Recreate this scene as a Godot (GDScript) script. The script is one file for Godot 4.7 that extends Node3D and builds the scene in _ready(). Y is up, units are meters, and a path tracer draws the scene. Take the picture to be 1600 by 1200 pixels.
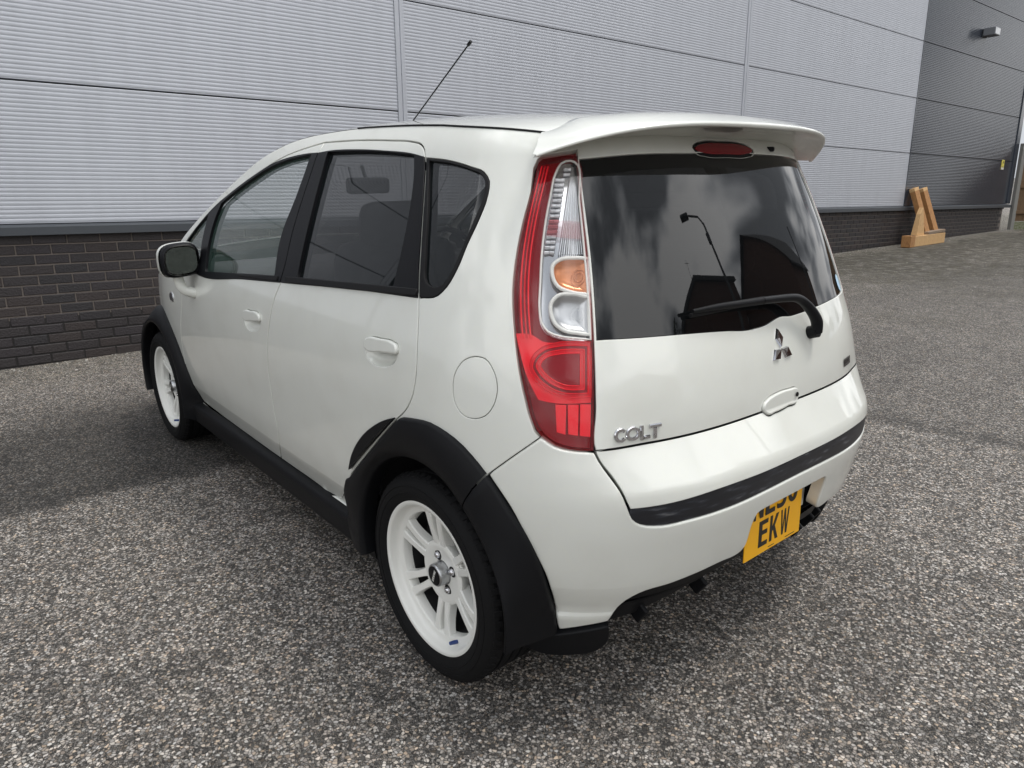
extends Node3D

# ------------------------------------------------------------------ mesh collector
class MB:
	var v := PackedVector3Array()
	var n := PackedVector3Array()
	var t := PackedVector2Array()
	var ix := PackedInt32Array()
	func vert(p: Vector3, nn: Vector3, uv := Vector2.ZERO) -> int:
		v.append(p); n.append(nn); t.append(uv)
		return v.size() - 1
	func tri(a: int, b: int, c: int) -> void:
		var g := (v[b] - v[a]).cross(v[c] - v[a])
		if g.length_squared() < 1e-18:
			return
		if g.dot(n[a] + n[b] + n[c]) > 0.0:
			ix.append_array([a, c, b])
		else:
			ix.append_array([a, b, c])
	func quad(a: int, b: int, c: int, d: int) -> void:
		tri(a, b, c); tri(a, c, d)
	func flat_quad(a: Vector3, b: Vector3, c: Vector3, d: Vector3, out: Vector3) -> void:
		var g := (b - a).cross(c - a)
		if g.length_squared() < 1e-16:
			g = (c - a).cross(d - a)
		g = g.normalized()
		if g.dot(out) < 0.0:
			g = -g
		var i := vert(a, g, Vector2(0, 0)); vert(b, g, Vector2(1, 0)); vert(c, g, Vector2(1, 1)); vert(d, g, Vector2(0, 1))
		quad(i, i + 1, i + 2, i + 3)
	func box(c: Vector3, s: Vector3, b := Basis.IDENTITY) -> void:
		var h := s * 0.5
		for ax in 3:
			for sg in [-1.0, 1.0]:
				var e := Vector3.ZERO; e[ax] = sg * h[ax]
				var f := Vector3.ZERO; f[(ax + 1) % 3] = h[(ax + 1) % 3]
				var g := Vector3.ZERO; g[(ax + 2) % 3] = h[(ax + 2) % 3]
				flat_quad(c + b * (e - f - g), c + b * (e + f - g), c + b * (e + f + g), c + b * (e - f + g), b * e)
	func rbox(c: Vector3, s: Vector3, r: float, b := Basis.IDENTITY, fine := true) -> void:
		var h := s * 0.5
		for ax in 3:
			var a1 := (ax + 1) % 3
			var a2 := (ax + 2) % 3
			var l1 := [-h[a1], -h[a1] + r * 0.3, -h[a1] + r, h[a1] - r, h[a1] - r * 0.3, h[a1]] if fine else [-h[a1], -h[a1] + r, h[a1] - r, h[a1]]
			var l2 := [-h[a2], -h[a2] + r * 0.3, -h[a2] + r, h[a2] - r, h[a2] - r * 0.3, h[a2]] if fine else [-h[a2], -h[a2] + r, h[a2] - r, h[a2]]
			for sg in [-1.0, 1.0]:
				var base := v.size()
				for i in l1.size():
					for j in l2.size():
						var p := Vector3.ZERO
						p[ax] = sg * h[ax]; p[a1] = l1[i]; p[a2] = l2[j]
						var inner := p.clamp(-h + Vector3.ONE * r, h - Vector3.ONE * r)
						var d := (p - inner).normalized()
						vert(c + b * (inner + d * r), b * d, Vector2(p[a1], p[a2]))
				var m := l2.size()
				for i in l1.size() - 1:
					for j in m - 1:
						quad(base + i * m + j, base + (i + 1) * m + j, base + (i + 1) * m + j + 1, base + i * m + j + 1)
	# rows of points joined into a smooth sheet; out is a point the normals turn away from (or a direction when dir)
	func sheet(rows: Array, cu := false, cv := false, out := Vector3.INF, dir := false) -> void:
		var nr := rows.size()
		var nc: int = rows[0].size()
		var base := v.size()
		for i in nr:
			for j in nc:
				var a: Vector3
				var b: Vector3
				if cu: a = rows[(i + 1) % nr][j] - rows[(i + nr - 1) % nr][j]
				else: a = rows[mini(i + 1, nr - 1)][j] - rows[maxi(i - 1, 0)][j]
				if cv: b = rows[i][(j + 1) % nc] - rows[i][(j + nc - 1) % nc]
				else: b = rows[i][mini(j + 1, nc - 1)] - rows[i][maxi(j - 1, 0)]
				var g := a.cross(b)
				if g.length_squared() < 1e-16:
					var k := i + 1 if i == 0 else i - 1
					k = clampi(k, 0, nr - 1)
					b = rows[k][(j + 1) % nc] - rows[k][(j + nc - 1) % nc] if cv else rows[k][mini(j + 1, nc - 1)] - rows[k][maxi(j - 1, 0)]
					a = rows[mini(i + 1, nr - 1)][j] - rows[maxi(i - 1, 0)][j]
					g = a.cross(b)
				vert(rows[i][j], g.normalized(), Vector2(float(j) / nc, float(i) / nr))
		var cen := Vector3.ZERO
		for k in range(base, v.size()): cen += v[k]
		cen /= float(nr * nc)
		var s := 0.0
		for k in range(base, v.size()):
			if out == Vector3.INF: s += n[k].dot(v[k] - cen)
			elif dir: s += n[k].dot(out)
			else: s += n[k].dot(v[k] - out)
		if s < 0.0:
			for k in range(base, v.size()): n[k] = -n[k]
		for i in (nr if cu else nr - 1):
			for j in (nc if cv else nc - 1):
				var i2 := (i + 1) % nr
				var j2 := (j + 1) % nc
				quad(base + i * nc + j, base + i2 * nc + j, base + i2 * nc + j2, base + i * nc + j2)
	func fan(loop: PackedVector3Array, nn: Vector3) -> void:
		var c := Vector3.ZERO
		for p in loop: c += p
		c /= loop.size()
		var k := vert(c, nn, Vector2(0.5, 0.5))
		for p in loop: vert(p, nn, Vector2(p.x, p.y))
		for i in loop.size():
			tri(k, k + 1 + i, k + 1 + (i + 1) % loop.size())
	func tube(path: PackedVector3Array, rad: Variant, seg := 8, closed := false, caps := true) -> void:
		var rows := []
		var up := Vector3.UP
		for i in path.size():
			var d: Vector3
			if closed: d = path[(i + 1) % path.size()] - path[(i + path.size() - 1) % path.size()]
			else: d = path[mini(i + 1, path.size() - 1)] - path[maxi(i - 1, 0)]
			d = d.normalized()
			if absf(d.dot(up)) > 0.95: up = Vector3.RIGHT if absf(d.x) < 0.9 else Vector3.BACK
			var a := d.cross(up).normalized()
			var b := a.cross(d).normalized()
			up = b
			var r: float = rad if rad is float else rad[i]
			var row := PackedVector3Array()
			for k in seg:
				var w := TAU * k / seg
				row.append(path[i] + (a * cos(w) + b * sin(w)) * r)
			rows.append(row)
		var base := v.size()
		var nc := seg
		for i in rows.size():
			for k in seg: vert(rows[i][k], (rows[i][k] - path[i]).normalized(), Vector2(float(k) / seg, float(i) / rows.size()))
		for i in (rows.size() if closed else rows.size() - 1):
			var i2 := (i + 1) % rows.size()
			for k in seg:
				quad(base + i * nc + k, base + i2 * nc + k, base + i2 * nc + (k + 1) % seg, base + i * nc + (k + 1) % seg)
		if caps and not closed:
			fan(rows[0], (path[0] - path[1]).normalized())
			fan(rows[-1], (path[-1] - path[-2]).normalized())
	# profile of (radius, along) pairs turned about the x axis through centre c; along counts towards -x (outwards on the car's left)
	func lathe_x(prof: Array, c: Vector3, seg := 64) -> void:
		for i in prof.size() - 1:
			var a: Vector2 = prof[i]
			var b: Vector2 = prof[i + 1]
			var d := (b - a).normalized()
			var nn := Vector2(-d.y, d.x)
			var na := nn
			var nb := nn
			if i > 0:
				var e: Vector2 = (a - prof[i - 1]).normalized()
				var m := Vector2(-e.y, e.x)
				if m.dot(nn) > 0.6: na = (m + nn).normalized()
			if i < prof.size() - 2:
				var e2: Vector2 = (prof[i + 2] - b).normalized()
				var m2 := Vector2(-e2.y, e2.x)
				if m2.dot(nn) > 0.6: nb = (m2 + nn).normalized()
			var base := v.size()
			for k in seg + 1:
				var w := TAU * k / seg
				var rd := Vector3(0, cos(w), sin(w))
				vert(c + rd * a.x + Vector3(-a.y, 0, 0), rd * na.x + Vector3(-na.y, 0, 0), Vector2(float(k) / seg, a.x))
				vert(c + rd * b.x + Vector3(-b.y, 0, 0), rd * nb.x + Vector3(-nb.y, 0, 0), Vector2(float(k) / seg, b.x))
			for k in seg:
				quad(base + 2 * k, base + 2 * k + 1, base + 2 * k + 3, base + 2 * k + 2)
	func mirrored() -> MB:
		var m := MB.new()
		for i in v.size():
			m.vert(v[i] * Vector3(-1, 1, 1), n[i] * Vector3(-1, 1, 1), t[i])
		m.ix = ix.duplicate()
		for i in range(0, m.ix.size(), 3):
			var k := m.ix[i + 1]; m.ix[i + 1] = m.ix[i + 2]; m.ix[i + 2] = k
		return m
	func add(o: MB, tr := Transform3D.IDENTITY) -> void:
		var base := v.size()
		for i in o.v.size():
			vert(tr * o.v[i], (tr.basis * o.n[i]).normalized(), o.t[i])
		for k in o.ix: ix.append(base + k)
	func mesh() -> ArrayMesh:
		var m := ArrayMesh.new()
		if v.size() == 0: return m
		var a := []
		a.resize(Mesh.ARRAY_MAX)
		a[Mesh.ARRAY_VERTEX] = v; a[Mesh.ARRAY_NORMAL] = n; a[Mesh.ARRAY_TEX_UV] = t; a[Mesh.ARRAY_INDEX] = ix
		m.add_surface_from_arrays(Mesh.PRIMITIVE_TRIANGLES, a)
		return m

# ------------------------------------------------------------------ scene helpers
var M := {}
var rng := RandomNumberGenerator.new()

func obj(called: String, shape: Variant, mat: Material, parent: Node = self, at := Vector3.ZERO) -> MeshInstance3D:
	var o := MeshInstance3D.new()
	o.name = called
	o.mesh = shape.mesh() if shape is MB else shape
	o.material_override = mat
	o.position = at
	parent.add_child(o, true)
	return o

func numbered(called: String) -> String:
	if not has_node(called): return called
	var k := 1
	while has_node("%s_%03d" % [called, k]): k += 1
	return "%s_%03d" % [called, k]

func thing(called: String, label: String, category: String, at := Vector3.ZERO, group := "") -> Node3D:
	var o := Node3D.new()
	o.name = numbered(called)
	add_child(o)
	o.position = at
	o.set_meta("label", label); o.set_meta("category", category)
	if group: o.set_meta("group", group)
	return o

func part(called: String, parent: Node) -> Node3D:
	var o := Node3D.new()
	o.name = called
	parent.add_child(o, true)
	return o

func mat(lin: Color, rough: float, metal := 0.0) -> StandardMaterial3D:
	var m := StandardMaterial3D.new()
	m.albedo_color = lin.linear_to_srgb()
	m.roughness = rough
	m.metallic = metal
	return m

func noise(seed_: int, freq: float, octaves := 4, kind := FastNoiseLite.TYPE_SIMPLEX_SMOOTH) -> FastNoiseLite:
	var f := FastNoiseLite.new()
	f.seed = seed_; f.frequency = freq; f.noise_type = kind
	f.fractal_type = FastNoiseLite.FRACTAL_FBM if octaves > 1 else FastNoiseLite.FRACTAL_NONE
	f.fractal_octaves = octaves
	return f

func ntex(f: FastNoiseLite, size: int, ramp: Array = [], normal := false, strength := 4.0) -> NoiseTexture2D:
	var t := NoiseTexture2D.new()
	t.width = size; t.height = size; t.seamless = true; t.seamless_blend_skirt = 0.12
	t.noise = f
	t.generate_mipmaps = false
	if ramp.size():
		var g := Gradient.new()
		g.offsets = PackedFloat32Array(ramp.map(func(r): return r[0]))
		g.colors = PackedColorArray(ramp.map(func(r): return r[1].linear_to_srgb()))
		t.color_ramp = g
	if normal:
		t.as_normal_map = true; t.bump_strength = strength
	return t

func grey(x: float, w := 0.0) -> Color:
	return Color(x * (1.0 + w), x, x * (1.0 - w))

# ------------------------------------------------------------------ the car's skin: S(u, y) on its left flank and round the tail
const ZC := -0.15
const ZF := -2.0
const UK := 0.8
const UM := 1.2566          # u at the middle of the tail
const KINKS := [0.293, 0.300, 0.392, 0.745]
var TW := []
var TE := []
var TS := []
var TR := []

func prep(k: Array) -> Array:
	var y := PackedFloat32Array(); var w := PackedFloat32Array(); var c := []
	for r in k:
		y.append(r[0]); w.append(r[1]); c.append(r.size() > 2)
	var cnt := y.size()
	var ml := PackedFloat32Array(); var mr := PackedFloat32Array()
	for i in cnt:
		var s0 := (w[i] - w[i - 1]) / (y[i] - y[i - 1]) if i > 0 else 0.0
		var s1 := (w[i + 1] - w[i]) / (y[i + 1] - y[i]) if i < cnt - 1 else s0
		if i == 0: s0 = s1
		if c[i] or i == 0 or i == cnt - 1:
			ml.append(s0); mr.append(s1)
		else:
			var h0 := y[i] - y[i - 1]
			var h1 := y[i + 1] - y[i]
			var m := (s0 * h1 + s1 * h0) / (h0 + h1)
			ml.append(m); mr.append(m)
	return [y, w, ml, mr]

func ev(t: Array, x: float) -> float:
	var y: PackedFloat32Array = t[0]
	var w: PackedFloat32Array = t[1]
	x = clampf(x, y[0], y[y.size() - 1])
	var i := clampi(y.bsearch(x, false) - 1, 0, y.size() - 2)
	var h := y[i + 1] - y[i]
	var s := (x - y[i]) / h
	var s2 := s * s
	var s3 := s2 * s
	return (2 * s3 - 3 * s2 + 1) * w[i] + (s3 - 2 * s2 + s) * h * t[3][i] + (3 * s2 - 2 * s3) * w[i + 1] + (s3 - s2) * h * t[2][i + 1]

func S(u: float, y: float) -> Vector3:
	var w := ev(TW, y)
	var x := w
	var z := ZC + u
	if u <= 0.0:
		if u < ZF - ZC:
			var ph := (ZF - ZC - u) / UK
			var l := 1.30 - 0.25 * maxf(0.0, y - 0.6)
			var c := cos(ph); var s := sin(ph)
			var r := pow(pow(absf(c) / w, 2.6) + pow(absf(s) / l, 2.6), -1.0 / 2.6)
			x = r * c; z = ZF - r * s
	else:
		var ph := u / UK
		var m := ph if ph < PI / 2 else PI - ph
		var k := smoothstep(0.74, 0.92, m)
		var e := ev(TS, y) if k <= 0.0 else (ev(TE, y) if k >= 1.0 else lerpf(ev(TS, y), ev(TE, y), k))
		var l := e - ZC
		var c := cos(ph); var s := sin(ph)
		var r := pow(pow(absf(c) / w, 3.1) + pow(absf(s) / l, 3.1), -1.0 / 3.1)
		x = r * c; z = ZC + r * s
	var q := minf(z + 1.0, 0.0)
	x *= 1.0 - 0.016 * minf(q * q, 2.2)
	return Vector3(-x, y, z)

func N(u: float, y: float) -> Vector3:
	var e := 0.0008
	return (S(u + e, y) - S(u - e, y)).cross(S(u, y + e) - S(u, y - e)).normalized()

func SO(u: float, y: float, off: float) -> Vector3:
	return S(u, y) + N(u, y) * off

func u_at(z: float, y: float) -> float:
	var lo := -3.1
	var hi := 1.25
	for i in 40:
		var m := (lo + hi) * 0.5
		if S(m, y).z < z: lo = m
		else: hi = m
	return (lo + hi) * 0.5

# closed or open smooth line through points; a third number marks a corner
func spl(pts: Array, step := 0.02, closed := true) -> PackedVector2Array:
	var out := PackedVector2Array()
	var k := pts.size()
	for i in (k if closed else k - 1):
		var p0 := Vector2(pts[i][0], pts[i][1])
		var j := (i + 1) % k
		var p1 := Vector2(pts[j][0], pts[j][1])
		var d := p0.distance_to(p1)
		if d < 1e-6: continue
		var m0 := (p1 - p0) / d
		var m1 := m0
		if pts[i].size() < 3 and (closed or i > 0):
			var a: Array = pts[(i + k - 1) % k]
			var pa := Vector2(a[0], a[1])
			var da := maxf(p0.distance_to(pa), 1e-6)
			m0 = ((p0 - pa) / da * d + (p1 - p0) / d * da) / (d + da)
		if pts[j].size() < 3 and (closed or j < k - 1):
			var b: Array = pts[(j + 1) % k]
			var pb := Vector2(b[0], b[1])
			var db := maxf(p1.distance_to(pb), 1e-6)
			m1 = ((p1 - p0) / d * db + (pb - p1) / db * d) / (d + db)
		var cnt := maxi(1, ceili(d / step))
		for q in cnt:
			var s := float(q) / cnt
			var s2 := s * s; var s3 := s2 * s
			out.append(p0 * (2 * s3 - 3 * s2 + 1) + m0 * d * (s3 - 2 * s2 + s) + p1 * (3 * s2 - 2 * s3) + m1 * d * (s3 - s2))
	if not closed:
		out.append(Vector2(pts[k - 1][0], pts[k - 1][1]))
	return out

func mirror_u(l: Array) -> Array:
	var o := []
	for i in range(l.size() - 1, -1, -1):
		var p: Array = l[i].duplicate()
		p[0] = 2 * UM - p[0]
		o.append(p)
	return o

func grown(loop: PackedVector2Array, d: float) -> PackedVector2Array:
	var r := Geometry2D.offset_polygon(loop, d, Geometry2D.JOIN_MITER)
	var best := PackedVector2Array()
	var area := -1.0
	for p in r:
		var a := 0.0
		for i in p.size(): a += p[i].cross(p[(i + 1) % p.size()])
		if absf(a) > area:
			area = absf(a); best = p
	# drop points that nearly coincide
	var o := PackedVector2Array()
	for p in best:
		if o.is_empty() or o[o.size() - 1].distance_to(p) > 0.0012: o.append(p)
	if o.size() > 2 and o[0].distance_to(o[o.size() - 1]) < 0.0012: o.remove_at(o.size() - 1)
	return o

func ticks(a: float, b: float, cell: float, cuts: Array) -> PackedFloat32Array:
	var o := PackedFloat32Array()
	var k := maxi(1, ceili((b - a) / cell))
	var fixed := cuts.filter(func(c): return c > a + 1e-4 and c < b - 1e-4)
	for i in k + 1:
		var x := a + (b - a) * i / k
		var near := false
		if i > 0 and i < k:
			for c in fixed:
				if absf(c - x) < cell * 0.3: near = true
		if not near: o.append(x)
	for c in fixed: o.append(c)
	o.sort()
	return o

func put(mb: MB, p: Vector2, mid: Vector2, off: float) -> int:
	var q := p.lerp(mid, 0.03)
	var nn := N(q.x, q.y)
	return mb.vert(S(p.x, p.y) + nn * off, nn, p)

func panel(mb: MB, outline: PackedVector2Array, holes: Array, off: float, cell := 0.03) -> void:
	var lo := outline[0]
	var hi := outline[0]
	for p in outline:
		lo = lo.min(p); hi = hi.max(p)
	var us := ticks(lo.x - 0.0007, hi.x + 0.0007, cell, [])
	var ys := ticks(lo.y - 0.0007, hi.y + 0.0007, cell, KINKS)
	var nx := us.size() - 1
	var ny := ys.size() - 1
	var mark := PackedByteArray()
	mark.resize(nx * ny)
	var loops := [outline] + holes
	for loop in loops:
		for i in loop.size():
			var a: Vector2 = loop[i]
			var b: Vector2 = loop[(i + 1) % loop.size()]
			var k := maxi(1, ceili(a.distance_to(b) / (cell * 0.2)))
			for s in k + 1:
				var p := a.lerp(b, float(s) / k)
				for e in [Vector2(1, 1), Vector2(-1, 1), Vector2(1, -1), Vector2(-1, -1)]:
					var w: Vector2 = p + e * cell * 0.08
					var cx := us.bsearch(w.x, false) - 1
					var cy := ys.bsearch(w.y, false) - 1
					if cx >= 0 and cy >= 0 and cx < nx and cy < ny: mark[cy * nx + cx] = 1
	for cy in ny:
		for cx in nx:
			var a := Vector2(us[cx], ys[cy])
			var b := Vector2(us[cx + 1], ys[cy + 1])
			var mid := (a + b) * 0.5
			if mark[cy * nx + cx] == 0:
				if not Geometry2D.is_point_in_polygon(mid, outline): continue
				var skip := false
				for h in holes:
					if Geometry2D.is_point_in_polygon(mid, h): skip = true
				if skip: continue
				var i0 := put(mb, a, mid, off); var i1 := put(mb, Vector2(b.x, a.y), mid, off)
				var i2 := put(mb, b, mid, off); var i3 := put(mb, Vector2(a.x, b.y), mid, off)
				mb.quad(i0, i1, i2, i3)
			else:
				var polys := Geometry2D.intersect_polygons(PackedVector2Array([a, Vector2(b.x, a.y), b, Vector2(a.x, b.y)]), outline)
				for h in holes:
					var nxt := []
					for q in polys: nxt.append_array(Geometry2D.clip_polygons(q, h))
					polys.assign(nxt)
				for q in polys:
					var tr := Geometry2D.triangulate_polygon(q)
					var base := mb.v.size()
					for p in q: put(mb, p, mid, off)
					for i in range(0, tr.size(), 3): mb.tri(base + tr[i], base + tr[i + 1], base + tr[i + 2])

func lip(mb: MB, loop: PackedVector2Array, off: float, r: float, depth: float, side := 1.0) -> void:
	var k := loop.size()
	var cw := -1.0 if Geometry2D.is_polygon_clockwise(loop) else 1.0
	var rows := []
	var nrm := []
	for i in k:
		var p := loop[i]
		var d0 := (p - loop[(i + k - 1) % k]).normalized()
		var d1 := (loop[(i + 1) % k] - p).normalized()
		var o := Vector2(d0.y + d1.y, -d0.x - d1.x) * cw
		o = o.normalized() * side / maxf(0.5, sqrt((1.0 + d0.dot(d1)) * 0.5))
		var c := S(p.x, p.y)
		var nn := N(p.x, p.y)
		var q := p + o * 0.002
		var o3 := S(q.x, q.y) - c
		o3 = (o3 - nn * o3.dot(nn)).normalized()
		var row := PackedVector3Array(); var rn := PackedVector3Array()
		for s in 4:
			var a := PI / 6 * s
			row.append(c + nn * (off - r * (1.0 - cos(a))) + o3 * r * sin(a))
			rn.append((nn * cos(a) + o3 * sin(a)).normalized())
		row.append(c + nn * (off - depth) + o3 * r)
		rn.append(o3)
		rows.append(row); nrm.append(rn)
	var base := mb.v.size()
	for i in k:
		for s in 5: mb.vert(rows[i][s], nrm[i][s], loop[i])
	for i in k:
		var j := (i + 1) % k
		for s in 4: mb.quad(base + i * 5 + s, base + j * 5 + s, base + j * 5 + s + 1, base + i * 5 + s + 1)

# a panel with a rounded edge; gap is how far its edge stands back from the outline
func skin(outline: PackedVector2Array, holes: Array, off := 0.0, cell := 0.03, gap := 0.0022, r := 0.002, depth := 0.016, hole_depth := 0.02) -> MB:
	var mb := MB.new()
	var o := grown(outline, -(gap + r))
	var hs := []
	for h in holes:
		hs.append(grown(h, gap + r))
	panel(mb, o, hs, off, cell)
	lip(mb, o, off, r, depth)
	for h in hs: lip(mb, h, off, r, hole_depth, -1.0)
	return mb

# a hollow that sinks below the skin inside an outline
func bowl(loop: PackedVector2Array, deep: float) -> MB:
	var mb := MB.new()
	var c := Vector2.ZERO
	for p in loop: c += p
	c /= loop.size()
	var rows := []
	for k in 9:
		var s := 1.0 - k / 8.0
		var row := PackedVector3Array()
		for p in loop:
			var q := c + (p - c) * maxf(s, 0.01)
			row.append(SO(q.x, q.y, -deep * pow(1.0 - pow(s, 3.0), 0.8) - 0.0005))
		rows.append(row)
	mb.sheet(rows, false, true, N(c.x, c.y), true)
	return mb

func arc_on(zc: float, yc: float, r: float, a0: float, a1: float, k: int) -> Array:
	var o := []
	for i in k + 1:
		var a := deg_to_rad(lerpf(a0, a1, float(i) / k))
		var y := yc + r * sin(a)
		o.append([u_at(zc + r * cos(a), y), y])
	return o

# ------------------------------------------------------------------ materials
func make_materials() -> void:
	var p := mat(Color(0.70, 0.712, 0.665), 0.4)
	p.clearcoat_enabled = true; p.clearcoat = 1.0; p.clearcoat_roughness = 0.03
	p.albedo_texture = ntex(noise(8, 0.01, 5), 512, [[0.0, Color(0.955, 0.95, 0.94)], [0.5, Color(0.99, 0.99, 0.988)], [1.0, Color(1, 1, 1)]])
	p.roughness_texture = ntex(noise(5, 0.02, 3), 512, [[0.0, grey(0.75)], [1.0, grey(1.0)]])
	M.paint = p
	var bp := mat(Color(0.0055, 0.0058, 0.007), 0.48)
	bp.heightmap_enabled = true; bp.heightmap_scale = 0.02
	bp.heightmap_texture = ntex(noise(6, 0.25, 2), 256)
	bp.uv1_scale = Vector3(6, 6, 6)
	M.plastic = bp
	var sc := mat(Color(1, 1, 1), 0.42)
	sc.albedo_texture = ntex(noise(9, 0.014, 5), 512, [[0.0, Color(0.007, 0.008, 0.011)], [0.55, Color(0.010, 0.011, 0.015)], [0.72, Color(0.022, 0.025, 0.033)], [0.8, Color(0.05, 0.053, 0.06)], [1.0, Color(0.13, 0.13, 0.135)]])
	sc.uv1_scale = Vector3(1.3, 7.0, 1.0)
	M.scuffed = sc
	M.trim = mat(Color(0.005, 0.0053, 0.0068), 0.42)
	M.rubber = mat(Color(0.011, 0.011, 0.012), 0.6)
	M.seal = mat(Color(0.05, 0.048, 0.045), 0.6)
	M.tyre = mat(Color(0.006, 0.006, 0.0065), 0.75)
	for k in [M.plastic, M.rubber, M.tyre, M.trim]: k.metallic_specular = 0.30
	M.dark = mat(Color(0.008, 0.008, 0.009), 0.8)
	M.cabin = mat(Color(0.03, 0.03, 0.032), 0.8)
	M.lining = mat(Color(0.22, 0.22, 0.21), 0.9)
	M.seat = mat(Color(0.022, 0.022, 0.025), 0.9)
	M.rim = mat(Color(0.74, 0.74, 0.70), 0.28)
	M.rim.clearcoat_enabled = true; M.rim.clearcoat = 0.5
	M.chrome = mat(Color(0.62, 0.62, 0.64), 0.1, 1.0)
	M.satin = mat(Color(0.48, 0.49, 0.5), 0.3, 1.0)
	M.steel = mat(Color(0.25, 0.25, 0.25), 0.4, 1.0)
	M.mirror = mat(Color(0.115, 0.14, 0.135), 0.02, 1.0)
	M.clear = pane(Color(0.11, 0.24, 0.19), 0.13)
	M.tint = pane(Color(0.006, 0.008, 0.009), 0.80)
	M.tail_tint = pane(Color(0.004, 0.0045, 0.005), 0.93)
	M.lens = pane(Color(0.4, 0.4, 0.4), 0.05)
	M.frit = mat(Color(0.003, 0.003, 0.0035), 0.08)
	M.lens_red = pane(Color(0.55, 0.002, 0.010), 0.16)
	M.red_dark = mat(Color(0.19, 0.001, 0.006), 0.2)
	M.red = mat(Color(0.70, 0.004, 0.016), 0.15)
	M.red_bright = mat(Color(0.95, 0.008, 0.022), 0.14)
	M.pink_pane = pane(Color(0.45, 0.05, 0.07), 0.35)
	M.pink = mat(Color(0.5, 0.16, 0.17), 0.2, 0.4)
	M.amber = mat(Color(0.62, 0.22, 0.07), 0.2, 0.25)
	M.lens_red.metallic_specular = 0.36
	M.facet = mat(Color(0.70, 0.71, 0.73), 0.42, 0.6)
	M.reflector = mat(Color(0.62, 0.63, 0.65), 0.14, 1.0)
	M.yellow = mat(Color(0.95, 0.47, 0.004), 0.35)
	M.black_print = mat(Color(0.008, 0.008, 0.008), 0.4)
	M.badge_grey = mat(Color(0.045, 0.04, 0.036), 0.3, 0.6)
	M.blue = mat(Color(0.03, 0.06, 0.2), 0.4)
	M.sticker = mat(Color(0.42, 0.62, 0.78), 0.4)

func pane(lin: Color, a: float) -> StandardMaterial3D:
	var m := mat(lin, 0.015)
	m.albedo_color.a = a
	m.transparency = BaseMaterial3D.TRANSPARENCY_ALPHA
	return m

# ------------------------------------------------------------------ the car
const REAR_DOOR := [[-0.671,1.457,1],[-0.438,1.453],[-0.23,1.443],[-0.109,1.434],[-0.059,1.425],[-0.03,1.409],[-0.009,1.38],[0.029,1.319],[0.084,1.193],[0.119,1.081],[0.133,1.04],[0.152,0.941],[0.156,0.866],[0.142,0.811],[0.111,0.767],[0.07,0.734,1],[-0.25,0.471,1],[-0.295,0.419],[-0.418,0.319,1],[-0.5,0.3],[-0.678,0.299],[-0.95,0.298,1]]
const DOOR_SEAM := [[-0.95,0.298,1],[-0.895,0.35],[-0.846,0.406],[-0.819,0.47],[-0.815,0.543],[-0.808,0.631],[-0.796,0.739],[-0.781,0.809],[-0.757,0.888],[-0.729,0.964],[-0.707,1.0],[-0.69,1.05],[-0.684,1.178],[-0.675,1.3],[-0.671,1.457,1]]
const FRONT_EDGE := [[-0.671,1.457,1],[-0.792,1.444],[-0.921,1.425],[-1.09,1.384],[-1.229,1.344],[-1.38,1.293],[-1.526,1.239],[-1.683,1.161],[-1.839,1.077,1],[-1.821,1.017],[-1.806,0.906],[-1.815,0.824],[-1.872,0.722],[-1.935,0.609],[-1.96,0.497],[-1.978,0.384],[-2.018,0.3,1],[-1.777,0.298],[-1.313,0.298],[-0.95,0.298,1]]
const ROOF_EDGE := [[-2.3,0.90],[-2.09,0.967],[-1.899,1.082],[-1.518,1.269],[-1.2,1.405],[-0.95,1.470],[-0.70,1.488],[-0.245,1.482],[0.126,1.46],[0.328,1.446],[0.52,1.428],[0.7,1.41]]
const TAILLIGHT := [[0.431,1.382,1],[0.424,1.305],[0.414,1.235],[0.409,1.154],[0.411,1.091],[0.424,1.011],[0.442,0.927],[0.462,0.852],[0.477,0.805],[0.495,0.776],[0.526,0.755],[0.559,0.747],[0.608,0.743,1],[0.602,0.955],[0.595,1.044],[0.582,1.153],[0.558,1.28],[0.536,1.392,1]]
const LAMP_CLEAR := [[0.521,1.374],[0.494,1.368],[0.482,1.346],[0.475,1.297],[0.47,1.241],[0.469,1.165],[0.472,1.11],[0.476,1.049],[0.482,1.025],[0.498,1.005],[0.525,0.995],[0.56,0.99],[0.594,0.986,1],[0.589,1.044],[0.575,1.153],[0.553,1.28],[0.532,1.371]]
const LAMP_AMBER := [[0.583,1.16,1],[0.546,1.162],[0.514,1.159],[0.498,1.147],[0.499,1.124],[0.513,1.102],[0.54,1.09],[0.587,1.082,1]]
const LAMP_REVERSE := [[0.587,1.077,1],[0.545,1.085],[0.514,1.081],[0.501,1.066],[0.502,1.044],[0.514,1.021],[0.535,1.007],[0.565,1.001],[0.592,0.997,1]]
const LAMP_BRAKE := [[0.598,0.982,1],[0.56,0.985],[0.519,0.983],[0.489,0.975],[0.466,0.953],[0.46,0.93],[0.472,0.906],[0.498,0.882],[0.532,0.866],[0.602,0.862,1]]
const FLARE_OUT := [[-0.36,0.20],[-0.355,0.31],[-0.30,0.416],[-0.25,0.482],[-0.202,0.556],[-0.127,0.63],[-0.042,0.688],[0.024,0.722],[0.077,0.742],[0.143,0.756],[0.212,0.762],[0.292,0.741],[0.378,0.672],[0.43,0.6],[0.473,0.526],[0.503,0.432],[0.519,0.33],[0.525,0.242]]

func roof_edge(u: float) -> Vector3:
	return S(u, ev(TR, u))

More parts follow.
